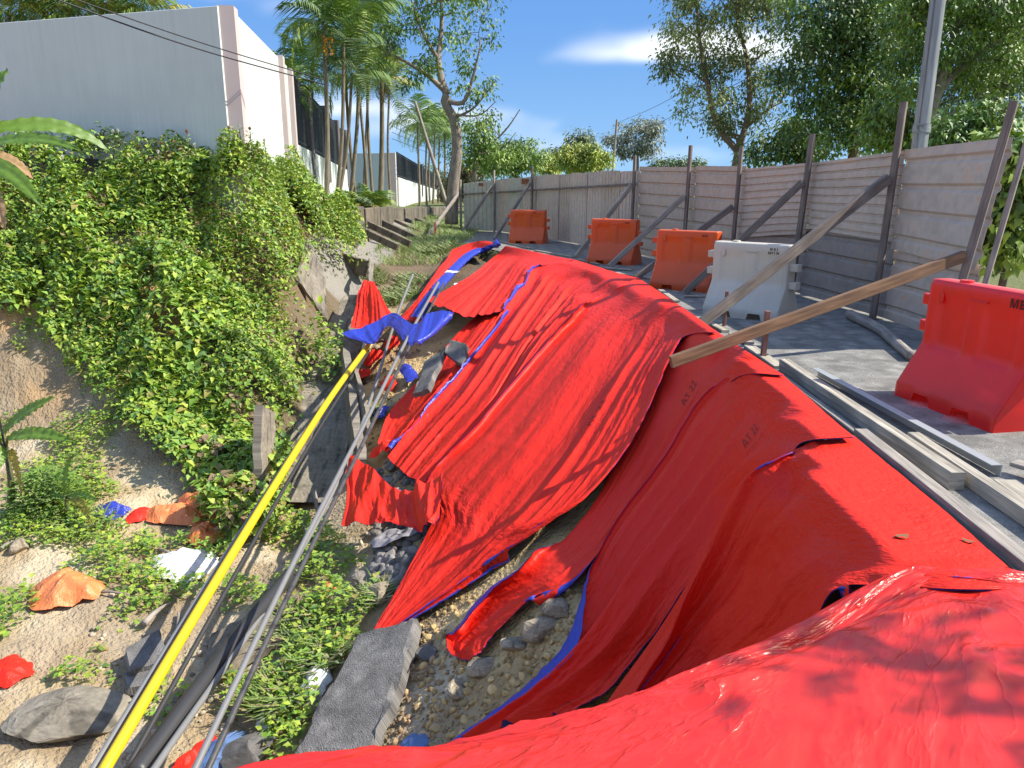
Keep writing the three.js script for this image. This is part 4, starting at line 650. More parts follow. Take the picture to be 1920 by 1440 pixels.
// ------------------------------------------------------------------ rubble and rubbish
const keepClear = [[740, 1300, 0.7], [270, 1225, 0.35], [275, 1275, 0.3], [460, 1205, 0.5], [125, 1350, 0.5]];
function lump(seed, sx, sy, sz, rid = 0.25, det = 20) {
  const g = new THREE.SphereGeometry(1, det * 2, det), p = g.attributes.position, uv = g.attributes.uv, k = seed * 7.3;
  for (let i = 0; i < p.count; i++) { const v = V(p.getX(i), p.getY(i), p.getZ(i)), q = v.clone(); const a = Math.atan2(v.z, v.x), o = 0.75 + 0.5 * fbm(Math.cos(a) * 1.6 + k, Math.sin(a) * 1.6 + k, 0, 3); const r = ridged(q.x * 2.2 + k, q.y * 2.2, q.z * 2.2 + k * 0.3), r2 = ridged(q.x * 5 + k, q.y * 5 + 3, q.z * 5); const s = 1 + rid * (Math.pow(r, 2) - 0.45) + rid * 0.3 * (r2 - 0.5); p.setXYZ(i, v.x * o * s * sx, Math.max(-0.25, v.y) * s * sy, v.z * o * s * sz); uv.setXY(i, v.x * sx + v.y, v.z * sz + v.y * 0.5); }
  g.computeVertexNormals(); return g;
}
{
  const G2 = 'broken asphalt slabs in the valley';
  const H = (px, py, l = 0.05, tm = 3.3) => hit(px, py, l, tm);
  const asp = (c, th, label, mat = M.slab) => solo('asphalt_slab', quadSlab(c, th, 18), mat, label, 'asphalt slab', G2);
  asp([H(790, 1165, 0.12), H(672, 1205, 0.14), H(556, 1424, 0.14), H(700, 1436, 0.12)], 0.13, 'big flat asphalt slab below the pointed tarpaulin tip');
  asp([H(232, 1222, 0.16), H(300, 1185, 0.16), H(318, 1238, 0.15), H(240, 1262, 0.15)], 0.1, 'dark edged asphalt slab tilted in the sandy debris');
  asp([H(232, 1268, 0.08), H(312, 1248, 0.08), H(306, 1290, 0.08), H(240, 1300, 0.08)], 0.09, 'small grey asphalt slab under the tilted one');
  asp([H(392, 1195, 0.07), H(560, 1120, 0.07), H(520, 1215, 0.07), H(365, 1295, 0.07)], 0.08, 'brown dusty concrete plate under the yellow pipe', std(col(0.34, 0.29, 0.22), 0.95, { map: T_conc, bumpMap: T_soil, bumpScale: 0.01 }));
  { const p = H(125, 1350, 0), g = rock(324, 0.45, 1.1, 0.34, 0.85, 6); g.translate(p.x, p.y + 0.02, p.z); solo('rock', g, std(col(0.40, 0.36, 0.29), 0.95, { map: T_conc, bumpMap: T_soil, bumpScale: 0.02 }), 'rounded grey concrete mass half buried in sand', 'rock', 'loose rocks of the slip'); }
  const rk = mulberry(77), rm = [std(col(0.42, 0.38, 0.32), 0.95, { map: T_conc, bumpMap: T_soil, bumpScale: 0.01 }), std(col(0.27, 0.26, 0.25), 0.95, { map: T_asph }), std(col(0.55, 0.47, 0.35), 0.95, { map: T_conc, bumpMap: T_soil, bumpScale: 0.01 })];
  const stones = [[714, 1120, 0.14, 2, 'whitish rock beside the long tarpaulin tip'], [690, 1095, 0.13, 0, 'grey rock behind the whitish rock'], [655, 1150, 0.11, 0, 'flat grey stone in the weeds near the tarpaulin tip'], [735, 880, 0.10, 0, 'pale stone under the sagging tarpaulin flap'], [772, 1060, 0.12, 1, 'dark stone in the shade of the tarpaulin tip'], [1010, 1185, 0.13, 2, 'tall yellowish rock in the cut slope'], [1040, 1150, 0.11, 2, 'yellowish rock under the blue tarpaulin border'], [965, 1215, 0.10, 2, 'pale clod by the rolled tarpaulin tip'], [860, 1300, 0.10, 2, 'yellowish clod in the rubble slope'], [800, 1230, 0.09, 1, 'grey stone at the asphalt slab edge'], [470, 1420, 0.16, 1, 'grey stone beside the denim cloth'], [330, 1330, 0.10, 0, 'brown stone beneath the thick black pipe'], [40, 1030, 0.14, 2, 'pale log-like rock beside the young banana plant'], [590, 1330, 0.12, 0, 'weedy stone by the big asphalt slab'], [900, 1255, 0.12, 2, 'yellow clod below the rolled tip']];
  stones.forEach(([px, py, r, k, label], i) => { const p = H(px, py, 0), g = rock(100 + i, r, 1 + rk() * 0.5, 0.75, 1, 3); g.rotateY(rk() * 6); g.translate(p.x, p.y + r * 0.3, p.z); solo('rock', g, rm[k], label, 'rock', 'loose rocks of the slip'); });
  // small rubble
  const rg = rock(5, 1, 1, 0.8, 1, 1), im = new THREE.InstancedMesh(rg, std(col(1, 1, 1), 0.95, { bumpMap: T_soil, bumpScale: 0.01 }), 3200), mt = new THREE.Matrix4(), q = new THREE.Quaternion(), R = mulberry(9);
  const zones = [[700, 860, 880, 1110, 0.05, 0.22, [0.22, 0.2, 0.18]], [780, 1080, 1110, 1420, 0.02, 0.34, [0.58, 0.41, 0.18]], [740, 860, 1180, 1430, 0.02, 0.12, [0.42, 0.28, 0.15]], [690, 830, 620, 900, 0.03, 0.12, [0.34, 0.27, 0.19]], [150, 700, 1000, 1430, 0.018, 0.2, [0.45, 0.38, 0.28]]];
  for (let i = 0; i < 3200; i++) { let s = R(), zi = 0; for (; zi < 4 && s > zones[zi][5]; zi++) s -= zones[zi][5]; const Z = zones[zi]; const p = H(lerp(Z[0], Z[1], R()), lerp(Z[2], Z[3], R()), 0); const r = Z[4] * (0.35 + 1.6 * Math.pow(R(), 3)); p.y = terr(p.x, p.z); q.setFromEuler(new THREE.Euler(R() * 6, R() * 6, R() * 6)); mt.compose(V(p.x, p.y + r * 0.2, p.z), q, V(r, r * (0.6 + R() * 0.5), r * (0.7 + R() * 0.8))); im.setMatrixAt(i, mt); const k = 0.6 + R() * 0.8; im.setColorAt(i, col(Z[6][0] * k, Z[6][1] * k, Z[6][2] * k)); }
  im.name = 'rubble'; im.userData = { kind: 'stuff', label: 'small loose stones and clods strewn over the slip', category: 'rubble' }; im.castShadow = im.receiveShadow = true; scene.add(im);
  // cloth and sacks
  // a limp sheet: irregular outline lying on the ground, rising in folds towards its middle
  const limp = (cx, cz, sx, sy, sz, rid, yaw, seed, lift) => { const nr = 22, na = 64, pos = [], uv = [], idx = [], k = seed * 3.7, c = Math.cos(yaw), s = Math.sin(yaw);
    for (let j = 0; j <= nr; j++) for (let i = 0; i <= na; i++) { const a = (i % na) / na * 6.2832, t = j / nr, o = 0.65 + 0.75 * fbm(Math.cos(a) * 1.3 + k, Math.sin(a) * 1.3 + k, 0, 4); const lx = Math.cos(a) * t * o * sx, lz = Math.sin(a) * t * o * sz, x = cx + lx * c - lz * s, z = cz + lx * s + lz * c; const f1 = Math.pow(ridged(lx * 5 + k, lz * 3.2, 1.1 + k), 2), f2 = Math.pow(ridged(lx * 11 + k, lz * 9, 4.4), 3); const y = terr(x, z) + 0.02 + lift + sy * ((1 - t * t) * (0.35 + 0.65 * fbm(lx * 3 + k, lz * 3, 0, 2)) * 0.8 + rid * (0.55 * f1 + 0.2 * f2) * (1 - 0.55 * t)); pos.push(x + 0.04 * (f2 - 0.3), y, z); uv.push(lx * 1.2, lz * 1.2); }
    for (let j = 0; j < nr; j++) for (let i = 0; i < na; i++) { const q = j * (na + 1) + i, w = q + na + 1; idx.push(q, q + 1, w, w, q + 1, w + 1); }
    const g = new THREE.BufferGeometry(); g.setAttribute('position', new THREE.Float32BufferAttribute(pos, 3)); g.setAttribute('uv', new THREE.Float32BufferAttribute(uv, 2)); g.setIndex(idx); g.computeVertexNormals(); return g; };
  const cloth = (nm, px, py, sx, sy, sz, mat, label, cat, seed, rid = 0.5, yaw = 0, lift = 0) => { keepClear.push([px, py, sx]); const p = H(px, py, 0), m = mat.clone(); m.side = THREE.DoubleSide; return solo(nm, limp(p.x, p.z, sx * 1.05, sy, sz * 1.1, rid, yaw, seed, lift), m, label, cat, 'rubbish in the valley'); };
  cloth('cloth_heap', 122, 1118, 0.33, 0.3, 0.28, M.orangeTarp, 'crumpled orange sheet lying alone on the sand', 'orange sheet', 3, 0.5, 0.3);
  cloth('cloth_heap', 402, 950, 0.4, 0.34, 0.28, M.orangeTarp, 'orange sheet at the dark foot of the green bank', 'orange sheet', 5);
  cloth('cloth_heap', 325, 972, 0.36, 0.2, 0.22, M.orangeTarp, 'flattened orange sheet beside a red and blue strip', 'orange sheet', 8, 0.5, 0.2);
  cloth('cloth_heap', 385, 1012, 0.2, 0.22, 0.2, M.orangeTarp, 'small orange sheet touching the white sack', 'orange sheet', 9);
  cloth('cloth_heap', 268, 965, 0.10, 0.09, 0.22, M.tarp, 'red strip curling beside the flattened orange sheet', 'red sheet', 11, 0.4, 0.4);
  cloth('cloth_heap', 205, 962, 0.22, 0.14, 0.14, M.blue, 'small blue sheet near the leafy plant', 'blue sheet', 12);
  cloth('cloth_heap', 12, 1262, 0.16, 0.16, 0.2, M.tarp, 'shiny red bag lying on the sand', 'red bag', 14, 0.3);
  cloth('cloth_heap', 612, 1108, 0.09, 0.08, 0.08, M.orangeTarp, 'tiny orange scrap among the weeds', 'orange scrap', 15);
  cloth('sack', 342, 1068, 0.3, 0.26, 0.36, M.sack, 'slack white sack below the orange sheets', 'sack', 21, 0.35, 0.3);
  cloth('sack', 588, 1290, 0.14, 0.2, 0.18, M.sack, 'white plastic bag at the edge of the big asphalt slab', 'bag', 22, 0.4);
  cloth('sack', 508, 1345, 0.11, 0.16, 0.13, std(col(0.55, 0.56, 0.50), 0.6), 'pale bag overgrown with grass near the grey cables', 'bag', 23, 0.3);
  cloth('denim_cloth', 410, 1420, 0.15, 0.14, 0.24, M.denim, 'faded blue denim cloth under the grey cables', 'denim cloth', 25, 0.4, 0.6);
  cloth('cloth_heap', 366, 1420, 0.06, 0.12, 0.2, M.tarp, 'narrow red cloth folded against the denim', 'red cloth', 27, 0.4, 0.4);
  cloth('denim_cloth', 765, 1412, 0.12, 0.11, 0.12, M.denim, 'round blue bundle in the rubble by the rim', 'blue bundle', 28, 0.3);
  cloth('cloth_heap', 672, 725, 0.18, 0.16, 0.2, M.tarp, 'red sheet heap behind the yellow pipe head', 'red sheet', 31, 0.6, 0, 0.1); cloth('cloth_heap', 700, 690, 0.16, 0.2, 0.18, M.tarp, 'red rag heap under the blue flap', 'red sheet', 32, 0.7, 0, 0.1); cloth('cloth_heap', 735, 660, 0.14, 0.18, 0.2, M.tarp, 'red rag between the two cable runs', 'red sheet', 33, 0.7, 0, 0.1);
  cloth('cloth_heap', 765, 715, 0.12, 0.08, 0.3, M.blue, 'bright blue torn sheet between cables and red strip', 'blue sheet', 34, 0.6, -0.4, 0.12); cloth('cloth_heap', 712, 790, 0.1, 0.08, 0.14, M.blue, 'frayed blue scrap beside the grey cables', 'blue sheet', 35, 0.7, 0, 0.1); cloth('cloth_heap', 728, 735, 0.12, 0.1, 0.22, M.tarp, 'red sheet scrap next to the torn blue sheet', 'red sheet', 36, 0.6, -0.3, 0.1);
  cloth('sack', 690, 672, 0.10, 0.1, 0.12, std(col(0.62, 0.66, 0.70), 0.35), 'clear plastic wrap among the red rags', 'plastic wrap', 37, 0.7, 0, 0.2); cloth('sack', 735, 1020, 0.28, 0.1, 0.12, std(col(0.42, 0.40, 0.42), 0.6), 'grey sheet in the shade under the tarpaulin flap', 'grey sheet', 38, 0.5, 0.5, 0.1);
  cloth('cloth_heap', 712, 862, 0.14, 0.12, 0.12, M.tarp, 'small faded red rag under the flap', 'red sheet', 39, 0.7, 0, 0.15);
  // sticks
  const TW = [[560, 960, 610, 1105], [300, 1030, 330, 1050], [270, 1170, 320, 1130], [335, 1150, 330, 1230], [250, 1060, 262, 1110], [590, 925, 600, 1000], [180, 1110, 250, 1120], [0, 1030, 40, 1010], [640, 820, 700, 800], [720, 868, 760, 850], [280, 1105, 310, 1100]];
  TW.forEach(([a, b, c, d], i) => { const p = H(a, b, 0.05), e = H(c, d, 0.08), m = p.clone().lerp(e, 0.5); m.y += 0.03; solo('branch', tube([p, m, e], 0.016 + (i % 3) * 0.012, 0.01, 10, 6), M.timberGrey, 'dry grey branch lying in the debris', 'branch', 'dry branches in the debris'); });
  // tears, fallen leaves on the tarpaulins
  for (const [px, py, w, k] of [[848, 513, 0.16, 0], [858, 536, 0.08, 0]]) { const p = H(px, py, 0.24), g = new THREE.CircleGeometry(w, 14); const a = g.attributes.position; for (let i = 1; i < a.count; i++) { const s = 0.6 + 0.6 * hash3(i, 3, k); a.setXYZ(i, a.getX(i) * s, a.getY(i) * 0.4 * s, 0.02 * hash3(i, 1, 1)); } g.rotateX(-1.2); g.translate(p.x, p.y + 0.03, p.z); solo('sheet_scrap', g, std(col(0.7, 0.68, 0.64), 0.6, { side: THREE.DoubleSide }), k ? '' : (w > 0.1 ? 'white scrap stuck on the far torn tarpaulin' : 'small white scrap below the larger white scrap'), 'scrap'); }
  [[1690, 1010, 0.045], [1815, 1018, 0.035], [1815, 1425, 0.03]].forEach(([px, py, s], i) => { const p = onY(px, py, i === 2 ? 0.10 : 0.055), g = new THREE.PlaneGeometry(s * 1.6, s, 6, 2), a = g.attributes.position; for (let k = 0; k < a.count; k++) { const u = a.getX(k) / s / 0.8; a.setY(k, a.getY(k) * Math.max(0.05, 1 - u * u)); a.setZ(k, 0.018 * u * u + 0.5 * Math.abs(a.getY(k))); } g.rotateX(-Math.PI / 2); g.rotateY(i * 2 + 0.3); g.translate(p.x, p.y, p.z); solo('fallen_leaf', g, std(col(0.20, 0.10, 0.045), 0.8, { side: THREE.DoubleSide }), ['dry curled leaf on the smooth shelf tarpaulin', 'dry leaf against the long grey timber', 'grey dry leaf on the glossy tarpaulin'][i], 'leaf'); });
}
// ------------------------------------------------------------------ foliage
function leafGeo(l, w, fold = 0.25, droop = 0.15) { // pointed leaf along +z, folded on its midrib
  const p = [0, 0, 0, -w / 2, w * fold, l * 0.4, 0, 0.02 * l, l * 0.45, w / 2, w * fold, l * 0.4, 0, -droop * l, l], g = new THREE.BufferGeometry();
  g.setAttribute('position', new THREE.Float32BufferAttribute(p, 3)); g.setAttribute('uv', new THREE.Float32BufferAttribute([0.5, 0, 0, 0.4, 0.5, 0.45, 1, 0.4, 0.5, 1], 2)); g.setIndex([0, 2, 1, 0, 3, 2, 1, 2, 4, 2, 3, 4]); g.computeVertexNormals(); return g;
}
const leafMat = (c, o = {}) => phy(c, 0.6, { transmission: 0.4, thickness: 0, side: THREE.DoubleSide, ...o });
const LM = leafMat(col(1, 1, 1));
// puts a leaf at every given place: [x,y,z, dirx,diry,dirz, size, colour]
function leaves(name, geo, list, parent, mat = LM) {
  const im = new THREE.InstancedMesh(geo, mat, list.length), m = new THREE.Matrix4(), X = V(), Y = V(), Z = V();
  list.forEach(([x, y, z, a, b, c, s, cl, roll = 0], i) => { Z.set(a, b, c).normalize(); X.set(0, 1, 0).cross(Z); if (X.lengthSq() < 1e-4) X.set(1, 0, 0); X.normalize(); Y.crossVectors(Z, X); const q = new THREE.Quaternion().setFromAxisAngle(Z, roll); X.applyQuaternion(q); Y.applyQuaternion(q); m.makeBasis(X, Y, Z).scale(V(s, s, s)).setPosition(x, y, z); im.setMatrixAt(i, m); im.setColorAt(i, col(cl[0], cl[1], cl[2])); });
  im.name = name; im.castShadow = im.receiveShadow = true; im.userData.kind = 'stuff'; (parent || scene).add(im); const b = parent && baseOf.get(parent); if (b) im.position.copy(b).negate(); return im;
}
const proj = (x, y, z) => { const dy = y - EYE.y, cz = -(z * CP) - dy * SP, cy = dy * CP - z * SP * 1; const yy = dy * CP + (-z) * SP, zz = (-z) * CP - dy * SP; return [960 + 1443 * x / zz, 720 - 1443 * yy / zz, zz]; };
const inside = (P, x, y) => { let r = false; for (let i = 0, j = P.length - 1; i < P.length; j = i++) if ((P[i][1] > y) !== (P[j][1] > y) && x < (P[j][0] - P[i][0]) * (y - P[i][1]) / (P[j][1] - P[i][1]) + P[i][0]) r = !r; return r; };
{ // creeper thicket over the bank and the drain edge
  const POLY = [[-200, 290], [0, 285], [140, 280], [300, 280], [400, 262], [520, 280], [560, 300], [655, 335], [668, 482], [614, 480], [584, 452], [546, 518], [550, 570], [585, 610], [628, 645], [620, 690], [545, 715], [532, 800], [522, 960], [480, 1000], [400, 965], [375, 900], [305, 825], [175, 725], [105, 625], [25, 565], [-200, 540]];
  const mounds = [[455, 300, -14.6, 0.6, 0.5], [432, 285, -14.2, 0.7, 0.4], [500, 295, -14.9, 0.9, 0.45], [560, 315, -16.2, 0.8, 0.5], [605, 345, -17.2, 0.8, 0.5], [640, 380, -18, 0.6, 0.5], [610, 360, -16.4, 0.6, 0.6], [560, 400, -15.0, 0.5, 0.6], [120, 330, -14.8, 0.4, 0.7], [330, 330, -14.6, 0.4, 0.6], [300, 620, -12.3, 0.35, 0.8], [430, 720, -11.7, 0.4, 0.7], [130, 470, -13.4, 0.4, 0.8], [560, 560, -13.8, 0.35, 0.7], [620, 660, -13.9, 0.3, 0.5]].map(([a, b, z, h, r]) => [onZ(a, b, z), h, r]);
  const mound = (x, z) => { let h = 0.04 + 0.7 * Math.pow(fbm(x * 1.1 + 3, z * 1.1 + 8, 0, 3), 1.8) * 1.5 + 0.34 * Math.pow(vnoise(x * 2.6, z * 2.6), 1.5); for (const [p, hh, r] of mounds) h += hh * Math.exp(-((x - p.x) ** 2 + (z - p.z) ** 2) / (r * r)); return h; };
  const R = mulberry(42), dense = [], weeds = [], E = 0.12;
  const pal = () => { const t = R(), k = 0.75 + R() * 0.5; const c = t < 0.40 ? [0.21, 0.38, 0.035] : t < 0.86 ? [0.39, 0.51, 0.045] : t < 0.95 ? [0.09, 0.20, 0.03] : [0.38, 0.33, 0.07]; return [c[0] * k, c[1] * k, c[2] * k]; };
  let tries = 0; while (dense.length < 98000 && tries++ < 900000) {
    const x = lerp(-10.5, -2.3, R()), z = lerp(-19.5, -8.6, R()), t = terr(x, z), h = mound(x, z); const q = proj(x, t + h * 0.7, z), j = 18;
    if (!inside(POLY, q[0] + (R() - 0.5) * 50, q[1] + (R() - 0.5) * 40)) continue;
    const cov = fbm(x * 1.7 + 20, z * 1.7, 0, 3); if (cov < 0.38 && R() < 0.8) continue;
    const gx = (terr(x + E, z) + mound(x + E, z) - terr(x - E, z) - mound(x - E, z)) / (2 * E), gz = (terr(x, z + E) + mound(x, z + E) - terr(x, z - E) - mound(x, z - E)) / (2 * E);
    const n = V(-gx, 1, -gz).normalize(), d = Math.pow(R(), 2.0) * Math.min(0.32, h), y = t + h - d;
    const a = R() * 6.283, f = V(Math.cos(a), 0, Math.sin(a)); f.addScaledVector(n, -f.dot(n)).addScaledVector(n, (R() - 0.35) * 0.9).addScaledVector(V(0, -1, 0), 0.25);
    const big = sstep(0.52, 0.66, fbm(x * 0.8 + 71, z * 0.8 + 13, 0, 3)), dead = fbm(x * 1.5 + 17, z * 1.5 + 33, 0, 3) > 0.70 && R() < 0.35; dense.push([x + n.x * 0.05 * R(), y, z + n.z * 0.05 * R(), f.x, f.y, f.z, (0.5 + R() * 0.7) * (1 + 0.8 * big * R()), dead ? [0.30, 0.20, 0.10] : pal(), (R() - 0.5) * 1.2]); }
  const c = leaves('creeper_thicket', leafGeo(0.095, 0.062), dense); c.userData = { kind: 'stuff', label: 'dense green creepers covering the bank below the white wall', category: 'creeper' };
  // thin ground cover on the valley floor
  const FP = [[-50, 560], [120, 560], [330, 800], [400, 960], [520, 1000], [560, 800], [600, 700], [610, 1000], [690, 1060], [720, 1110], [660, 1230], [560, 1420], [540, 1450], [-50, 1450]];
  tries = 0; while (weeds.length < 9500 && tries++ < 500000) {
    const x = lerp(-8, -0.9, R()), z = lerp(-12.6, -4.2, R()), t = terr(x, z), q = proj(x, t, z); if (!inside(FP, q[0], q[1])) continue;
    const right = q[0] > 420 && q[1] > 980, lush = sstep(0.47, 0.62, fbm(x * 1.3 + 50, z * 1.3 + 9, 0, 4) + (right ? 0.10 : -0.05) + (q[0] < 200 && q[1] > 870 && q[1] < 1020 ? 0.12 : 0)); if (R() > lush) continue; let blocked = false; for (const [a, b, r] of keepClear) { const e = (q[2] / 1443); if (Math.hypot((q[0] - a) * e, (q[1] - b) * e * 1.5) < r * 0.95) { blocked = true; break; } } if (blocked) continue;
    if (q[0] > 600 && q[1] < 900 && q[0] > 640) continue; const h = lush * (0.05 + 0.16 * R()), a = R() * 6.283; weeds.push([x, t + h, z, Math.cos(a), 0.1 + R() * 0.5, Math.sin(a), 0.55 + R() * 0.7, pal(), (R() - 0.5)]); }
  const w = leaves('weeds', leafGeo(0.075, 0.045), weeds); w.userData = { kind: 'stuff', label: 'low weeds creeping over the sandy valley floor', category: 'weeds' };
  // grass: verge by the hoarding end, tufts on the cut bank and floor
  const grass = [], GP = [[700, 470], [760, 430], [815, 400], [900, 390], [905, 440], [850, 462], [820, 500], [720, 500]]; tries = 0;
  while (grass.length < 9000 && tries++ < 300000) { const x = lerp(-4.4, -1.2, R()), z = lerp(-34, -18, R()), t = terr(x, z), q = proj(x, t, z); if (!inside(GP, q[0], q[1])) continue; if (R() > sstep(0.3, 0.5, fbm(x * 1.5, z * 1.5, 0, 3))) continue; const a = R() * 6.28, k = 0.8 + R() * 0.5; grass.push([x, t - 0.01, z, Math.cos(a) * 0.5, 1, Math.sin(a) * 0.5, 0.7 + R() * 0.9, R() < 0.75 ? [0.22 * k, 0.34 * k, 0.05 * k] : [0.32 * k, 0.30 * k, 0.10 * k]]); }
  for (const [px, py, n, r, s] of [[40, 530, 500, 0.5, 2.6], [745, 560, 500, 0.5, 1.8], [820, 470, 500, 0.5, 1.8], [690, 790, 260, 0.18, 1.8], [770, 530, 350, 0.4, 1.6], [520, 1330, 320, 0.2, 2.0], [560, 1190, 300, 0.3, 1.7], [600, 1250, 200, 0.2, 2.0], [700, 520, 350, 0.35, 1.6], [700, 1130, 120, 0.15, 1.5], [165, 990, 200, 0.3, 1.7]]) { const p = hit(px, py, 0, 3.2); for (let i = 0; i < n; i++) { const a = R() * 6.28, d = r * Math.sqrt(R()), x = p.x + Math.cos(a) * d, z = p.z + Math.sin(a) * d, b = R() * 6.28, k = 0.8 + R() * 0.5; grass.push([x, terr(x, z) - 0.01, z, Math.cos(b) * 0.7, 1, Math.sin(b) * 0.7, s * (0.6 + R() * 0.7), R() < 0.7 ? [0.20 * k, 0.30 * k, 0.05 * k] : [0.34 * k, 0.30 * k, 0.12 * k]]); } }
  const g = leaves('grass', leafGeo(0.16, 0.014, 0.2, 0.3), grass); g.userData = { kind: 'stuff', label: 'grass on the verge and in tufts among the debris', category: 'grass' };
  // flowering stalks rising from the thicket
  const fl = [[212, 268, 252], [225, 275, 250], [352, 300, 252], [368, 310, 278], [398, 330, 294], [450, 300, 240], [470, 310, 246], [498, 320, 268], [100, 350, 320], [120, 330, 300], [432, 290, 245], [300, 320, 290], [310, 690, 662], [428, 690, 664], [355, 750, 725]];
  const stemM = std(col(0.14, 0.16, 0.05), 0.8), petal = phy(col(0.80, 0.80, 0.74), 0.6, { transmission: 0.2, thickness: 0, side: THREE.DoubleSide }), bract = std(col(0.28, 0.10, 0.05), 0.8), lg = leafGeo(0.2, 0.065, 0.2, 0.3), pg = leafGeo(0.06, 0.045, 0.4, -0.2);
  fl.forEach(([px, py, top], i) => { const z = py > 600 ? -12.2 + 0.3 : -14.6, a = onZ(px, py + 30, z), b = onZ(px + (R() - 0.5) * 8, top, z + 0.1); const t = thing('flowering_plant', py > 600 ? 'white flowered stalk in the middle of the creeper bank' : 'tall leafy stalk with white flower head against the grey wall', 'plant', a, 'white flowered plants in the creepers');
    part('stem', tube([a, a.clone().lerp(b, 0.5).add(V(0.03, 0, 0)), b], 0.012, 0.007, 10, 6), stemM, t); const L = [], n = Math.max(8, Math.round(a.distanceTo(b) * 26)); for (let k = 0; k < n; k++) { const p = a.clone().lerp(b, 0.15 + 0.85 * k / n), an = k * 2.4; L.push([p.x, p.y, p.z, Math.cos(an), 0.35, Math.sin(an), 0.8 + R() * 0.4, pal()]); } leaves('leaves', lg, L, t);
    const F = []; for (let k = 0; k < 9; k++) { const an = k * 2.4; F.push([b.x, b.y + 0.01 * k * 0.4, b.z, Math.cos(an) * 0.8, 0.6 + R(), Math.sin(an) * 0.8, 0.9 + R() * 0.4, i % 4 === 2 ? [0.4, 0.16, 0.09] : [0.8, 0.8, 0.74]]); } leaves('flower_head', pg, F, t, petal); });
}
// ------------------------------------------------------------------ banana plants
function blade(a, m, b, w, seed = 1, curl = 0.18, tilt = 0.95) { // broad leaf along a-m-b with a raised midrib
  const c = new THREE.QuadraticBezierCurve3(a, m, b), n = 26, k = 8, pos = [], uv = [], idx = [];
  for (let j = 0; j <= n; j++) { const t = j / n, p = c.getPoint(t), d = c.getTangent(t), s = d.clone().cross(V(0, 1, 0)).normalize(); s.applyAxisAngle(d, d.x > 0 ? tilt : -tilt); const u = s.clone().cross(d).normalize(); const ww = w * Math.pow(Math.sin(Math.PI * clamp(0.04 + t * 0.95)), 0.55) * (1 - 0.35 * t * t);
    for (let i = 0; i <= k; i++) { const e = (i / k - 0.5) * 2, r = 0.02 * Math.sin(t * 60 + seed) * Math.abs(e) + 0.06 * (fbm(t * 9 + seed, e * 1.5, 0, 2) - 0.5) * Math.abs(e); const q = p.clone().addScaledVector(s, e * ww * 0.5).addScaledVector(u, Math.abs(e) * ww * curl - e * e * ww * curl * 0.7 + r); pos.push(q.x, q.y, q.z); uv.push(t * 3, e); } }
  for (let j = 0; j < n; j++) for (let i = 0; i < k; i++) { const o = j * (k + 1) + i, q = o + k + 1; idx.push(o, o + 1, q, q, o + 1, q + 1); }
  const g = new THREE.BufferGeometry(); g.setAttribute('position', new THREE.Float32BufferAttribute(pos, 3)); g.setAttribute('uv', new THREE.Float32BufferAttribute(uv, 2)); g.setIndex(idx); g.computeVertexNormals(); return g;
}
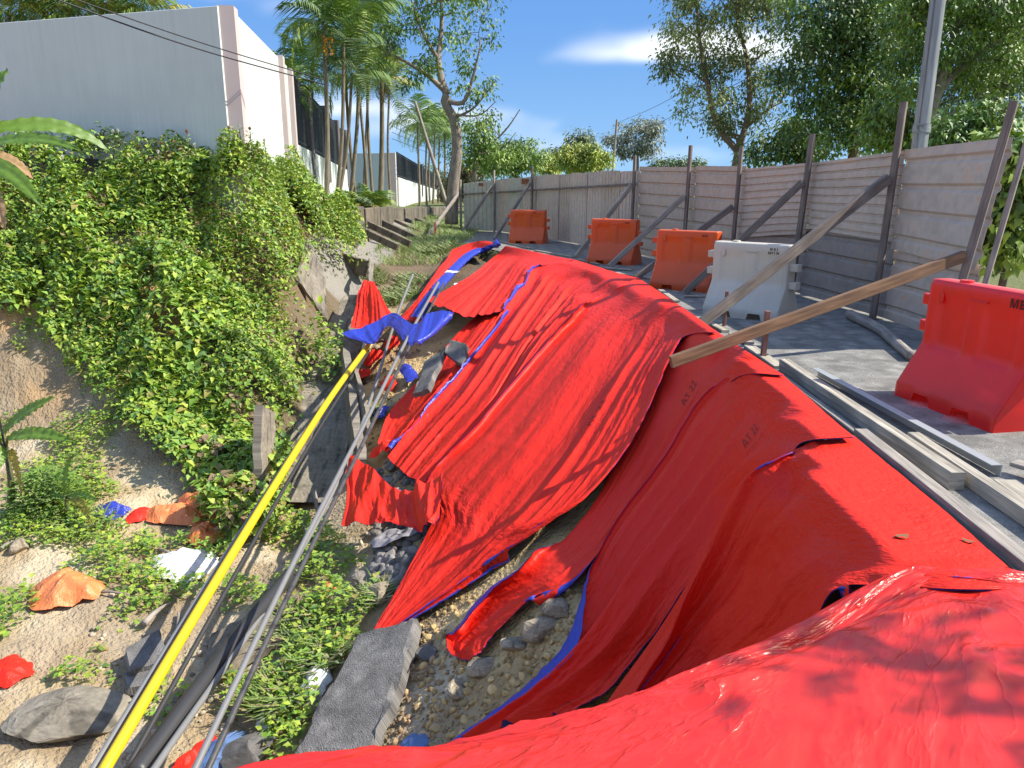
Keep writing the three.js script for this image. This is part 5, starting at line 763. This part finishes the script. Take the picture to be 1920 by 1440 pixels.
{
  const T_ban = tex(256, (u, v) => { const s = 0.9 + 0.05 * Math.sin(u * 6.283 * 24) * 0.5 + 0.1 * (fbm(u * 30, v * 4, 0, 2) - 0.5); return [s, s, s * 0.9]; }, true);
  const bm = leafMat(col(0.19, 0.35, 0.035), { map: T_ban, roughness: 0.5 }), dry = std(col(0.34, 0.22, 0.11), 0.9, { side: THREE.DoubleSide }), ym = leafMat(col(0.42, 0.36, 0.05), { map: T_ban }), stem = std(col(0.22, 0.25, 0.09), 0.7, { map: T_wood });
  const mk = (label, base, top, r, list) => { const t = thing('banana_plant', label, 'banana plant', base, 'banana plants'); part('trunk', tube([base, base.clone().lerp(top, 0.5).add(V(0.03, 0, 0)), top], r, r * 0.55, 12, 10), stem, t); list.forEach(([a, m, b, w, k], i) => { part('leaf', blade(a, m, b, w, i + 1), k === 1 ? dry : k === 2 ? ym : bm, t); part('leaf_stalk', tube([top.clone(), top.clone().lerp(a, 0.5).add(V(0, 0.02, 0)), a.clone()], 0.02, 0.014, 8, 6), stem, t); }); };
  const z = onZ;
  mk('old banana plant with long arching leaves in front of the grey wall', z(-70, 470, -11.2), z(-60, 300, -11.2), 0.11, [[z(-50, 285, -11.1), z(50, 235, -11), z(150, 282, -10.9), 0.20, 0], [z(-45, 305, -11), z(20, 300, -10.8), z(78, 388, -10.7), 0.26, 0], [z(-50, 290, -11.1), z(20, 288, -11.2), z(62, 335, -11.3), 0.22, 1], [z(-60, 260, -11.2), z(-30, 190, -11.2), z(14, 128, -11.3), 0.3, 0], [z(-40, 250, -11.3), z(120, 205, -11.8), z(205, 285, -12.0), 0.26, 0], [z(-60, 300, -11), z(-10, 350, -10.6), z(10, 430, -10.5), 0.3, 1]]);
  mk('young banana plant with four leaves on the sand', z(20, 960, -9.0), z(12, 850, -8.9), 0.05, [[z(4, 812, -8.9), z(40, 770, -8.8), z(102, 744, -8.8), 0.17, 0], [z(14, 822, -8.8), z(70, 800, -8.7), z(136, 828, -8.6), 0.17, 0], [z(8, 840, -8.8), z(-10, 860, -8.6), z(-30, 905, -8.5), 0.2, 0], [z(18, 845, -8.9), z(30, 850, -8.8), z(42, 930, -8.6), 0.14, 2], [z(0, 830, -8.9), z(-30, 790, -8.9), z(-70, 760, -8.9), 0.18, 0]]);
  mk('small banana sucker in the leafy clump', z(125, 985, -8.8), z(122, 930, -8.8), 0.035, [[z(122, 930, -8.8), z(118, 880, -8.8), z(140, 850, -8.8), 0.12, 0], [z(124, 935, -8.8), z(150, 918, -8.7), z(182, 938, -8.6), 0.1, 0], [z(124, 935, -8.8), z(160, 930, -8.6), z(170, 985, -8.5), 0.1, 2], [z(120, 935, -8.8), z(100, 920, -8.8), z(82, 935, -8.8), 0.1, 0]]);
  // leafy clump round the sucker
  const R = mulberry(5), L = [], c = z(90, 950, -9.0), t = thing('leafy_shrub', 'bright leafy shrub around the banana sucker on the sand', 'shrub', V(c.x, terr(c.x, c.z), c.z)); for (let i = 0; i < 1500; i++) { const a = R() * 6.28, e = R() * 1.5, r = 0.5 * Math.cbrt(R()); const x = c.x + Math.cos(a) * Math.cos(e) * r, y = terr(c.x, c.z) + Math.sin(e) * r * 1.2, zz = c.z + Math.sin(a) * Math.cos(e) * r, k = 0.8 + R() * 0.5; L.push([x, y, zz, Math.cos(a) + R() - 0.5, 0.4, Math.sin(a) + R() - 0.5, 0.7 + R() * 0.6, R() < 0.5 ? [0.24 * k, 0.37 * k, 0.04 * k] : [0.15 * k, 0.28 * k, 0.03 * k]]); }
  leaves('leaves', leafGeo(0.09, 0.04), L, t); const st = []; for (let i = 0; i < 14; i++) { const a = R() * 6.28; st.push(tube([V(c.x, terr(c.x, c.z), c.z), V(c.x + Math.cos(a) * 0.15, terr(c.x, c.z) + 0.25, c.z + Math.sin(a) * 0.15), V(c.x + Math.cos(a) * 0.35, terr(c.x, c.z) + 0.45, c.z + Math.sin(a) * 0.3)], 0.008, 0.004, 6, 5)); } part('stem', mergeGeometries(st), stem, t);
}
// ------------------------------------------------------------------ palms
function frondGeo(L, n, seed, arch) { // a feather leaf arching along +z
  const R = mulberry(seed), pos = [], idx = [], c = (t) => V(0, L * (0.55 * t - arch * t * t), L * (0.85 * t - 0.1 * t * t)); const tri = (a, b, d) => { const o = pos.length / 3; for (const p of [a, b, d]) pos.push(p.x, p.y, p.z); idx.push(o, o + 1, o + 2); };
  for (let i = 0; i < 10; i++) { const a = c(i / 10), b = c((i + 1) / 10), w = 0.02 * (1 - i / 11); tri(a.clone().add(V(-w, 0, 0)), a.clone().add(V(w, 0, 0)), b); tri(a.clone().add(V(0, -w, 0)), a.clone().add(V(0, w, 0)), b); }
  for (let i = 0; i < n; i++) for (const s of [-1, 1]) { const t = 0.14 + 0.86 * i / n, p = c(t), len = L * 0.36 * Math.sin(Math.PI * Math.min(1, 0.2 + t * 0.8)) * (0.85 + R() * 0.3) + 0.1, w = 0.012 * L; const d = V(s * 0.8, 0.12 - 0.25 * R(), 0.55).normalize(), m = p.clone().addScaledVector(d, len * 0.55), e = p.clone().addScaledVector(d, len).add(V(0, -len * (0.25 + 0.3 * R()), 0)); const u = V(0, 0, w); tri(p.clone().sub(u), p.clone().add(u), m.clone().add(u)); tri(p.clone().sub(u), m.clone().add(u), m.clone().sub(u)); tri(m.clone().sub(u), m.clone().add(u), e); }
  const g = new THREE.BufferGeometry(); g.setAttribute('position', new THREE.Float32BufferAttribute(pos, 3)); g.setIndex(idx); g.computeVertexNormals(); return g;
}
const FR = [frondGeo(1.75, 26, 3, 0.62), frondGeo(1.75, 26, 5, 0.9), frondGeo(1.75, 24, 8, 0.35)];
const FM = [leafMat(col(0.17, 0.29, 0.035)), leafMat(col(0.28, 0.38, 0.045)), leafMat(col(0.10, 0.20, 0.03)), leafMat(col(0.50, 0.44, 0.06))], dryF = std(col(0.32, 0.22, 0.11), 0.9, { side: THREE.DoubleSide }), fruitM = std(col(0.62, 0.27, 0.03), 0.6);
function palm(label, base, top, r, nf, scale, seed, o = {}) {
  const R = mulberry(seed), t = thing('palm_tree', label, 'palm tree', base, o.group || 'slim palms along the compound wall'); const m = base.clone().lerp(top, 0.5).add(V((R() - 0.5) * 0.3, 0, (R() - 0.5) * 0.3));
  part('trunk', tube([base, m, top], (u) => r * (1.15 - 0.4 * u), 0, 16, 8), M.palmBark, t);
  for (let i = 0; i < nf; i++) { const e = (i / nf), yaw = i * 2.399 + R() * 0.4, f = new THREE.Mesh(FR[e < 0.35 ? 2 : e < 0.7 ? 0 : 1], FM[o.yellow && i % 3 === 0 ? 3 : i % 3]); f.name = 'frond'; f.castShadow = f.receiveShadow = true; f.position.copy(top).sub(base); f.rotation.set(0, yaw, 0); f.rotateX(lerp(-0.75, 0.55, e) + (R() - 0.5) * 0.2); const s = scale * (0.85 + R() * 0.3); f.scale.set(s, s, s); t.add(f); }
  if (o.dry) for (let i = 0; i < o.dry; i++) { const f = new THREE.Mesh(FR[1], dryF); f.name = 'dry_frond'; f.castShadow = true; f.position.copy(top).sub(base); f.rotation.set(0, R() * 6.28, 0); f.rotateX(1.3); const s = scale * 0.6; f.scale.set(s, s, s); t.add(f); }
  if (o.fruit) { const fr = []; for (let i = 0; i < 30; i++) { const g = new THREE.IcosahedronGeometry(0.035, 0); g.translate(top.x + 0.15 + (R() - 0.5) * 0.25, top.y - 0.35 - R() * 0.5, top.z + 0.2 + (R() - 0.5) * 0.2); fr.push(g); } part('fruit_bunch', mergeGeometries(fr), fruitM, t, 'orange fruit bunch').userData.kind = 'stuff'; }
}
{
  const P = (bx, by, tx, ty, z, r, nf, s, seed, label, o) => { const b = onZ(bx, by, z), tp = onZ(tx, ty, z); b.y = Math.min(b.y, terr(b.x, b.z) - 0.05); palm(label, b, tp, r, nf, s, seed, o); };
  const slim = 'slim palm with feathery crown beside the iron railing', mid = 'slim tall palm in the clump before the second compound', far = 'distant slim palm far along the compound walls', inn = 'palm crown showing over the top of the tall white wall';
  P(605, 305, 606, 45, -23.5, 0.07, 11, 1.0, 1, 'slim palm carrying an orange fruit bunch by the railing', { fruit: 1 });
  P(622, 312, 645, 80, -24, 0.06, 11, 1.0, 2, slim, {}); P(628, 318, 660, 140, -25, 0.055, 10, 0.9, 3, slim, {}); P(655, 375, 672, 20, -29, 0.07, 12, 1.15, 4, mid, { dry: 1 }); P(690, 378, 668, 130, -30, 0.06, 11, 1.0, 5, mid, { dry: 1 });
  P(712, 378, 716, 150, -31, 0.10, 11, 0.95, 6, 'stouter palm with yellowing crown in the clump', { yellow: 1, dry: 2 }); P(700, 378, 690, 60, -32, 0.06, 12, 1.2, 7, mid, {}); P(733, 380, 730, 160, -36, 0.055, 10, 1.1, 8, mid, {}); P(668, 376, 645, 30, -31, 0.06, 11, 1.15, 9, mid, {}); P(680, 377, 700, 10, -33, 0.06, 11, 1.2, 10, mid, {});
  P(787, 385, 783, 232, -46, 0.07, 11, 1.2, 11, far, {}); P(800, 385, 800, 245, -52, 0.07, 11, 1.3, 12, far, {}); P(812, 386, 815, 238, -56, 0.08, 11, 1.3, 13, far, {}); P(822, 386, 824, 255, -60, 0.08, 10, 1.3, 14, far, {}); P(806, 386, 806, 262, -64, 0.08, 10, 1.3, 15, far, {}); P(832, 386, 834, 245, -58, 0.08, 10, 1.3, 16, far, {});
  for (const [tx, ty, z, s, k] of [[15, 30, -21, 1.1, 21], [85, 24, -22, 1.1, 22], [150, 28, -21, 1.0, 23], [225, 18, -22, 1.0, 24], [285, 22, -21, 0.8, 25], [40, 5, -24, 1.2, 26], [190, 0, -24, 1.1, 27]]) P(tx, 300, tx, ty, z, 0.09, 12, s, k, inn, { group: 'palms inside the walled compound', yellow: k % 2 });
  for (const [tx, ty, z, s, k] of [[560, 150, -28, 1.0, 31], [585, 120, -30, 1.1, 32], [540, 175, -26, 0.8, 33]]) P(tx, 320, tx, ty, z, 0.08, 12, s, k, 'palm crown rising behind the iron railing', { group: 'palms inside the walled compound' });
  // low palm-like shrubs on the terrace
  const bush = (px, py, z, rad, label, mats, seed) => { const b = onZ(px, py, z); b.y = terr(b.x, b.z); const t = thing('fan_shrub', label, 'shrub', b, 'ornamental shrubs on the terrace'); const R = mulberry(seed); for (let i = 0; i < 34; i++) { const f = new THREE.Mesh(FR[i % 3], mats[i % mats.length]); f.name = 'frond'; f.castShadow = f.receiveShadow = true; f.position.set((R() - 0.5) * rad * 0.8, 0, (R() - 0.5) * rad * 0.8); f.rotation.set(0, R() * 6.28, 0); f.rotateX(-0.9 + R() * 1.1); const s = rad * (0.42 + R() * 0.25); f.scale.set(s, s, s); t.add(f); } };
  bush(694, 383, -29, 1.25, 'round dark green ornamental shrub with yellow tips in front of the second wall', [FM[0], FM[1], FM[2], FM[3]], 3); bush(633, 372, -23.5, 0.9, 'yellow leaved ornamental shrub at the wall foot', [FM[3], FM[1]], 4); bush(640, 330, -24.5, 0.7, 'light green ornamental shrub above the creeper bank', [FM[1], FM[3], FM[0]], 6);
}
// ------------------------------------------------------------------ broadleaf trees
const LG = leafGeo(0.15, 0.065, 0.2, 0.25), LGw = leafGeo(0.17, 0.10, 0.2, 0.25);
function tree(name, label, o) { // crowns: [x,y,z,rx,ry,rz] in metres; limbs reach into leaf clumps that fill them
  const { base, fork, crowns, clumps, per, spread, size, pal, seed, r0 = 0.2, bark = M.bark, geo = LG, group, limbs, hollow = 0.25, mat } = o, R = mulberry(seed);
  const t = thing(name, label, o.category || 'tree', base, group), wood = []; wood.push(tube(limbs ? limbs[0] : [base, base.clone().lerp(fork, 0.5).add(V((R() - 0.5) * 0.3, 0, (R() - 0.5) * 0.2)), fork], (u) => lerp(r0, r0 * 0.62, u), 0, 20, 10));
  const nodes = [[fork, r0 * 0.6]]; if (limbs) for (const l of limbs.slice(1)) { wood.push(tube(l.slice(0, -1), (u) => lerp(l[l.length - 1], l[l.length - 1] * 0.3, u), 0, 16, 8)); const c = new THREE.CatmullRomCurve3(l.slice(0, -1)); for (const u of [0.45, 0.7, 1]) nodes.push([c.getPointAt(u), l[l.length - 1] * lerp(1, 0.35, u)]); }
  const vol = crowns.map((c) => c[3] * c[4] * c[5]), tot = vol.reduce((a, b) => a + b, 0), L = [];
  for (let i = 0; i < clumps; i++) {
    let s = R() * tot, k = 0; for (; k < crowns.length - 1 && s > vol[k]; k++) s -= vol[k]; const c = crowns[k], d = V(R() - 0.5, R() - 0.5, R() - 0.5).normalize().multiplyScalar(Math.pow(lerp(hollow, 1, R()), 0.6)); const p = V(c[0] + d.x * c[3], c[1] + d.y * c[4], c[2] + d.z * c[5]);
    let best = nodes[0], bd = 1e9; for (const n of nodes) { const e = n[0].distanceTo(p) + (n[0].y > p.y + 0.3 ? 1.5 : 0); if (e < bd) { bd = e; best = n; } }
    const a = best[0], r = Math.min(best[1] * 0.7, 0.012 + 0.016 * a.distanceTo(p)), mid = a.clone().lerp(p, 0.5).add(V((R() - 0.5) * 0.25, 0.12 * a.distanceTo(p) * (R() - 0.2), (R() - 0.5) * 0.25)); wood.push(tube([a, mid, p], r, 0.005, 7, 5)); if (r > 0.015) { nodes.push([mid, r * 0.75]); nodes.push([p, r * 0.5]); }
    const tone = 0.7 + R() * 0.6, cl = pal[Math.floor(R() * pal.length)], ps = spread * (0.7 + R() * 0.6);
    for (let j = 0; j < per; j++) { const g = V(R() + R() - 1, (R() + R() - 1) * 0.75, R() + R() - 1).multiplyScalar(ps), k2 = tone * (0.8 + R() * 0.4); L.push([p.x + g.x, p.y + g.y, p.z + g.z, g.x + R() - 0.5, g.y * 0.5 - 0.25 + (R() - 0.5) * 0.5, g.z + R() - 0.5, size * (0.7 + R() * 0.6), [cl[0] * k2, cl[1] * k2, cl[2] * k2], (R() - 0.5) * 1.5]); }
  }
  part('trunk', mergeGeometries(wood), bark, t); leaves('crown', geo, L, t, mat);
}
{
  const green = [[0.16, 0.28, 0.03], [0.24, 0.36, 0.04], [0.10, 0.20, 0.03]], dark = [[0.08, 0.16, 0.03], [0.13, 0.24, 0.035], [0.22, 0.33, 0.04]], olive = [[0.22, 0.28, 0.08], [0.30, 0.35, 0.09], [0.16, 0.21, 0.06]], lime = [[0.34, 0.42, 0.04], [0.42, 0.46, 0.05], [0.24, 0.34, 0.04]];
  const z = onZ, C = (px, py, zz, rx, ry, rz) => { const p = z(px, py, zz), k = -zz / 1443 * 1.02; return [p.x, p.y, p.z, rx * k, ry * k, (rz ?? rx) * k]; };
  const B = (px, zz) => { const p = z(px, 360, zz); return V(p.x, terr(p.x, zz) - 0.1, zz); };
  { // street tree with the crooked trunk
    const d = -27.6, b = z(846, 412, d); b.y -= 0.15; const fk = z(838, 178, d);
    tree('street_tree', 'crooked street tree with airy crown by the hoarding end', { base: b, fork: fk, seed: 11, r0: 0.24, bark: M.barkPale, clumps: 150, per: 44, spread: 0.42, size: 1.0, pal: green, hollow: 0.2,
      limbs: [[b, z(850, 350, d), z(857, 270, d), z(850, 222, d), z(834, 190, d), fk], [fk, z(828, 150, d), z(822, 110, d - 0.3), z(828, 50, d - 0.5), z(826, -40, d - 0.6), 0.13], [z(832, 168, d), z(800, 140, d + 0.4), z(765, 118, d + 0.6), z(730, 100, d + 0.8), 0.10], [z(838, 190, d), z(868, 192, d + 0.3), z(885, 150, d + 0.4), z(900, 90, d + 0.5), 0.09], [z(822, 112, d - 0.3), z(800, 75, d), z(780, 30, d + 0.5), z(765, -30, d + 0.6), 0.07], [z(848, 222, d), z(885, 205, d), z(915, 170, d), z(930, 150, d), 0.05], [z(850, 215, d), z(900, 215, d + 0.6), z(930, 190, d + 0.9), 0.04]],
      crowns: [C(760, 90, d, 70, 80), C(840, 50, d, 85, 80), C(890, 150, d, 50, 60), C(810, 150, d, 50, 30), C(890, 215, d, 45, 40), C(845, -60, d, 110, 80)] });
    const b2 = B(893, -34); tree('roadside_tree', 'half bare pale limbed tree beside the crooked street tree', { base: b2, fork: z(896, 285, -34), seed: 13, r0: 0.12, bark: M.barkPale, clumps: 60, per: 46, spread: 0.5, size: 1.2, pal: green, crowns: [C(880, 270, -34, 40, 40), C(920, 290, -34, 45, 35), C(905, 240, -34, 30, 30)],
      limbs: [[b2, z(890, 320, -34), z(896, 285, -34)], [z(896, 285, -34), z(930, 262, -34), z(955, 235, -34), z(975, 205, -34), 0.06], [z(896, 290, -34), z(940, 278, -34), z(968, 248, -34), 0.04], [z(896, 300, -34), z(915, 290, -34), z(930, 275, -34), 0.04]] });
  }
  const gen = (nm, label, px, d, forkY, crowns, o) => { const b = B(px, d); tree(nm, label, { base: b, fork: z(px + (o.lean || 0), forkY, d), crowns: crowns.map((c) => C(c[0], c[1], d + (c[4] || 0), c[2], c[3])), ...o }); };
  const RG = 'trees behind the hoarding', DG = 'distant trees beyond the hoarding';
  { const d = -23, b = B(1378, d), f = z(1384, 285, d); tree('roadside_tree', 'forked olive green tree behind the solar lamp', { base: b, fork: f, seed: 21, r0: 0.17, group: RG, clumps: 200, per: 80, spread: 0.46, size: 0.82, pal: olive, crowns: [C(1300, 80, d, 70, 75), C(1330, 190, d, 55, 60), C(1410, 60, d, 70, 70), C(1440, 170, d, 55, 60), C(1390, 240, d, 60, 35), C(1360, -40, d, 110, 60)],
      limbs: [[b, z(1378, 320, d), f], [f, z(1345, 235, d), z(1325, 150, d), z(1310, 60, d), z(1305, -30, d), 0.10], [f, z(1405, 200, d), z(1400, 110, d), z(1385, 50, d), z(1380, -30, d), 0.10], [z(1398, 240, d), z(1440, 205, d), z(1470, 190, d), 0.05], [z(1402, 130, d), z(1425, 105, d), z(1450, 90, d), 0.04]] }); }
  gen('roadside_tree', 'dense dark green tree towering over the hoarding', 1600, -20, 230, [[1570, 100, 95, 110], [1640, 160, 80, 110], [1560, 230, 80, 70], [1630, 20, 100, 70], [1520, 20, 70, 70]], { seed: 31, r0: 0.2, group: RG, clumps: 240, per: 88, spread: 0.5, size: 0.88, pal: dark, hollow: 0.1 });
  { const d = -16, b = B(1728, d), f = z(1738, 235, d); tree('roadside_tree', 'open crowned tree with leaning grey trunk behind the steel pole', { base: b, fork: f, seed: 41, r0: 0.16, group: RG, bark: M.barkPale, clumps: 165, per: 76, spread: 0.44, size: 0.8, pal: green, crowns: [C(1760, 60, d, 70, 90), C(1860, 60, d, 80, 80), C(1700, 150, d, 45, 70), C(1800, 0, d, 130, 50), C(1880, 150, d, 60, 50)],
      limbs: [[b, z(1725, 300, d), f], [f, z(1765, 150, d), z(1790, 60, d), z(1810, -40, d), 0.12], [z(1755, 175, d), z(1800, 130, d), z(1850, 90, d), z(1920, 40, d), 0.08], [f, z(1745, 130, d), z(1735, 40, d), z(1735, -40, d), 0.07]] }); }
  gen('roadside_tree', 'tall tree behind the leaning trunk with light crown', 1840, -22, 200, [[1830, 180, 70, 70], [1890, 120, 80, 90], [1780, 210, 50, 50]], { seed: 43, r0: 0.16, group: RG, clumps: 110, per: 56, spread: 0.5, size: 1.0, pal: olive });
  gen('shrub_tree', 'low leafy tree behind the hoarding between dark tree and steel pole', 1690, -17, 270, [[1670, 240, 55, 50], [1720, 260, 40, 40]], { seed: 47, r0: 0.08, group: RG, clumps: 60, per: 56, spread: 0.4, size: 0.9, pal: green });
  gen('shrub_tree', 'low leafy tree behind the bays next to the forked tree', 1470, -22, 285, [[1440, 280, 40, 32], [1500, 270, 45, 40]], { seed: 48, r0: 0.08, group: RG, clumps: 60, per: 56, spread: 0.45, size: 1.0, pal: dark });
  gen('shrub_tree', 'leafy tree closing the gap beyond the leaning trunk', 1800, -13, 290, [[1790, 270, 50, 45], [1850, 240, 55, 45]], { seed: 49, r0: 0.07, group: RG, clumps: 80, per: 56, spread: 0.36, size: 0.8, pal: green });
  gen('leafy_bush', 'broad leaved bush behind the end post of the hoarding', 1930, -8.6, 420, [[1905, 400, 60, 75], [1935, 300, 70, 60], [1890, 470, 45, 35]], { seed: 51, r0: 0.05, group: RG, category: 'bush', clumps: 90, per: 42, spread: 0.26, size: 0.75, pal: [[0.28, 0.40, 0.04], [0.17, 0.29, 0.04], [0.11, 0.20, 0.03]], geo: LGw });
  gen('distant_tree', 'distant pale thin crowned tree beside a utility pole', 1195, -75, 290, [[1190, 260, 45, 38], [1215, 265, 35, 40], [1160, 275, 28, 26]], { seed: 61, r0: 0.22, group: DG, bark: M.barkPale, clumps: 90, per: 40, spread: 0.8, size: 2.2, pal: [[0.24, 0.27, 0.17], [0.30, 0.32, 0.22]] });
  gen('bamboo_clump', 'rounded yellow green bamboo clump beyond the hoarding', 1095, -50, 310, [[1095, 296, 46, 26], [1105, 300, 40, 24], [1070, 305, 30, 18]], { seed: 63, r0: 0.1, group: DG, category: 'bamboo', clumps: 150, per: 60, spread: 0.5, size: 1.5, pal: lime, hollow: 0.1 });
  gen('distant_tree', 'distant grey green tree behind the bamboo clump', 1085, -70, 300, [[1085, 268, 26, 22], [1050, 300, 34, 18]], { seed: 65, r0: 0.15, group: DG, clumps: 60, per: 46, spread: 0.8, size: 2.0, pal: [[0.17, 0.22, 0.09], [0.20, 0.25, 0.10]] });
  gen('distant_tree', 'bushy green tree over the far end of the hoarding', 965, -42, 315, [[940, 300, 50, 30], [985, 292, 34, 30]], { seed: 67, r0: 0.14, group: DG, clumps: 110, per: 50, spread: 0.55, size: 1.4, pal: green });
  gen('distant_tree', 'small round tree between bushy tree and bamboo clump', 1028, -55, 320, [[1025, 308, 24, 16]], { seed: 68, r0: 0.12, group: DG, clumps: 40, per: 50, spread: 0.6, size: 1.6, pal: lime });
  gen('distant_tree', 'low distant tree between the pale tree and solar lamp', 1255, -70, 320, [[1255, 312, 36, 14], [1290, 314, 26, 12]], { seed: 69, r0: 0.14, group: DG, clumps: 60, per: 46, spread: 0.8, size: 2.0, pal: [[0.17, 0.24, 0.06], [0.13, 0.19, 0.06]] });
  gen('distant_tree', 'dark distant tree behind the crooked trunk', 872, -52, 350, [[875, 335, 34, 36], [850, 350, 26, 26]], { seed: 70, r0: 0.14, group: DG, clumps: 80, per: 50, spread: 0.6, size: 1.6, pal: [[0.10, 0.14, 0.03], [0.14, 0.15, 0.04], [0.24, 0.13, 0.04]] });
  gen('distant_tree', 'far tree at the end of the compound walls', 810, -85, 340, [[805, 335, 30, 24], [830, 345, 20, 20]], { seed: 71, r0: 0.16, group: DG, clumps: 60, per: 46, spread: 0.9, size: 2.2, pal: dark });
}
{ // tree standing by the road beside the onlooker; its shade dapples the near tarpaulin
  const b = V(6.3, 0, -2.2); tree('roadside_tree', 'airy tree at the roadside shading the glossy tarpaulin', { base: b, fork: V(6.0, 2.8, -2.4), seed: 91, r0: 0.13, group: 'trees behind the hoarding', clumps: 10, per: 40, spread: 0.42, size: 0.9, pal: [[0.16, 0.28, 0.03], [0.24, 0.36, 0.04]], crowns: [[5.4, 5.4, -2.9, 1.3, 0.7, 1.0], [6.2, 4.9, -2.4, 1.0, 0.7, 0.9]] });
}
// ------------------------------------------------------------------ poles, lamp, wires
{
  const b = V(5.72, 0, -11.3); const t = thing('steel_pole', 'tall galvanised steel pole standing behind the hoarding', 'pole', b); part('shaft', (() => { const g = new THREE.CylinderGeometry(0.085, 0.115, 9, 8, 1); g.translate(b.x, 4.5, b.z); return g.toNonIndexed(); })(), M.galv, t); part('band', (() => { const g = new THREE.CylinderGeometry(0.116, 0.118, 0.12, 16, 1); g.translate(b.x, 2.35, b.z); return g; })(), M.galv, t); part('base_plate', (() => { const g = new THREE.BoxGeometry(0.4, 0.03, 0.4); g.translate(b.x, 0.19, b.z); return g; })(), M.galv, t);
  const lb = V(6.75, 0, -24), lt = thing('solar_lamp', 'small grey solar street lamp behind the hoarding', 'street lamp', lb); const top = onZ(1383, 258, -24); lb.x = top.x; lt.position.x = top.x; baseOf.set(lt, lt.position.clone());
  part('pole', tube([V(top.x, 0, -24), V(top.x, top.y * 0.5, -24), V(top.x, top.y, -24)], 0.045, 0.035, 8, 8), M.galv, lt); const hd = onZ(1352, 262, -23.6); part('arm', tube([V(top.x, top.y - 0.05, -24), V((top.x + hd.x) / 2, top.y + 0.05, -23.8), hd.clone().add(V(0.1, 0.03, 0))], 0.03, 0.03, 8, 6), M.galv, lt); part('lamp_head', beam(hd, hd.clone().add(V(0.42, 0.08, 0)), 0.2, 0.05), M.galv, lt); part('solar_panel', beam(V(top.x - 0.32, top.y + 0.12, -23.9), V(top.x + 0.12, top.y + 0.02, -23.9), 0.4, 0.03), M.ironPost, lt);
  const ub = onZ(1148, 330, -72), ut = onZ(1157, 224, -72), u = thing('utility_pole', 'distant slightly leaning utility pole beside the pale tree', 'utility pole', V(ub.x, 0, ub.z)); part('shaft', tube([V(ub.x - 0.1, 0, ub.z), V(ub.x, 2.5, ub.z), ut], 0.14, 0.1, 8, 8), M.timberGrey, u); part('cross_arm', beam(ut.clone().add(V(-0.9, -1.6, 0)), ut.clone().add(V(0.2, -1.5, 0)), 0.12, 0.12), M.timberGrey, u);
  const lp0 = onZ(838, 386, -33), lp1 = onZ(778, 190, -33), l = thing('utility_pole', 'leaning grey timber pole among the slim palms', 'utility pole', lp0); part('shaft', tube([lp0, lp0.clone().lerp(lp1, 0.5), lp1], 0.085, 0.06, 10, 8), M.timberGrey, l);
  const wire = (a, b, s, r, label) => solo('overhead_wire', tube([a, a.clone().lerp(b, 0.5).add(V(0, -s, 0)), b], r, r, 30, 5), M.iron, label, 'wire', 'overhead wires');
  wire(onZ(-60, -62, -11), onZ(608, 158, -16.2), 0.10, 0.012, 'upper thin black wire crossing in front of the white wall'); wire(onZ(-40, -66, -11), onZ(608, 150, -16.2), 0.06, 0.010, 'thin black wire just beside the first one crossing the white wall');
  wire(ut.clone().add(V(0, -0.3, 0)), onZ(1500, 40, -24), 0.3, 0.014, 'distant wire rising from the utility pole'); wire(ut.clone().add(V(0.1, -1.5, 0)), onZ(1520, 85, -24), 0.3, 0.014, 'second distant wire under the first from the utility pole');
  for (let i = 0; i < 4; i++) wire(onZ(735, 300 - i * 12 - 40, -34), onZ(860, 300 - i * 5, -90), 0.2, 0.012, 'thin wire behind the slim palms far down the road');
  wire(onY(20, 900, -1.9), onY(-30, 640, -0.2), -0.4, 0.012, 'loose black cable drooping over the sandy bank');
}
renderer.render(scene, camera);
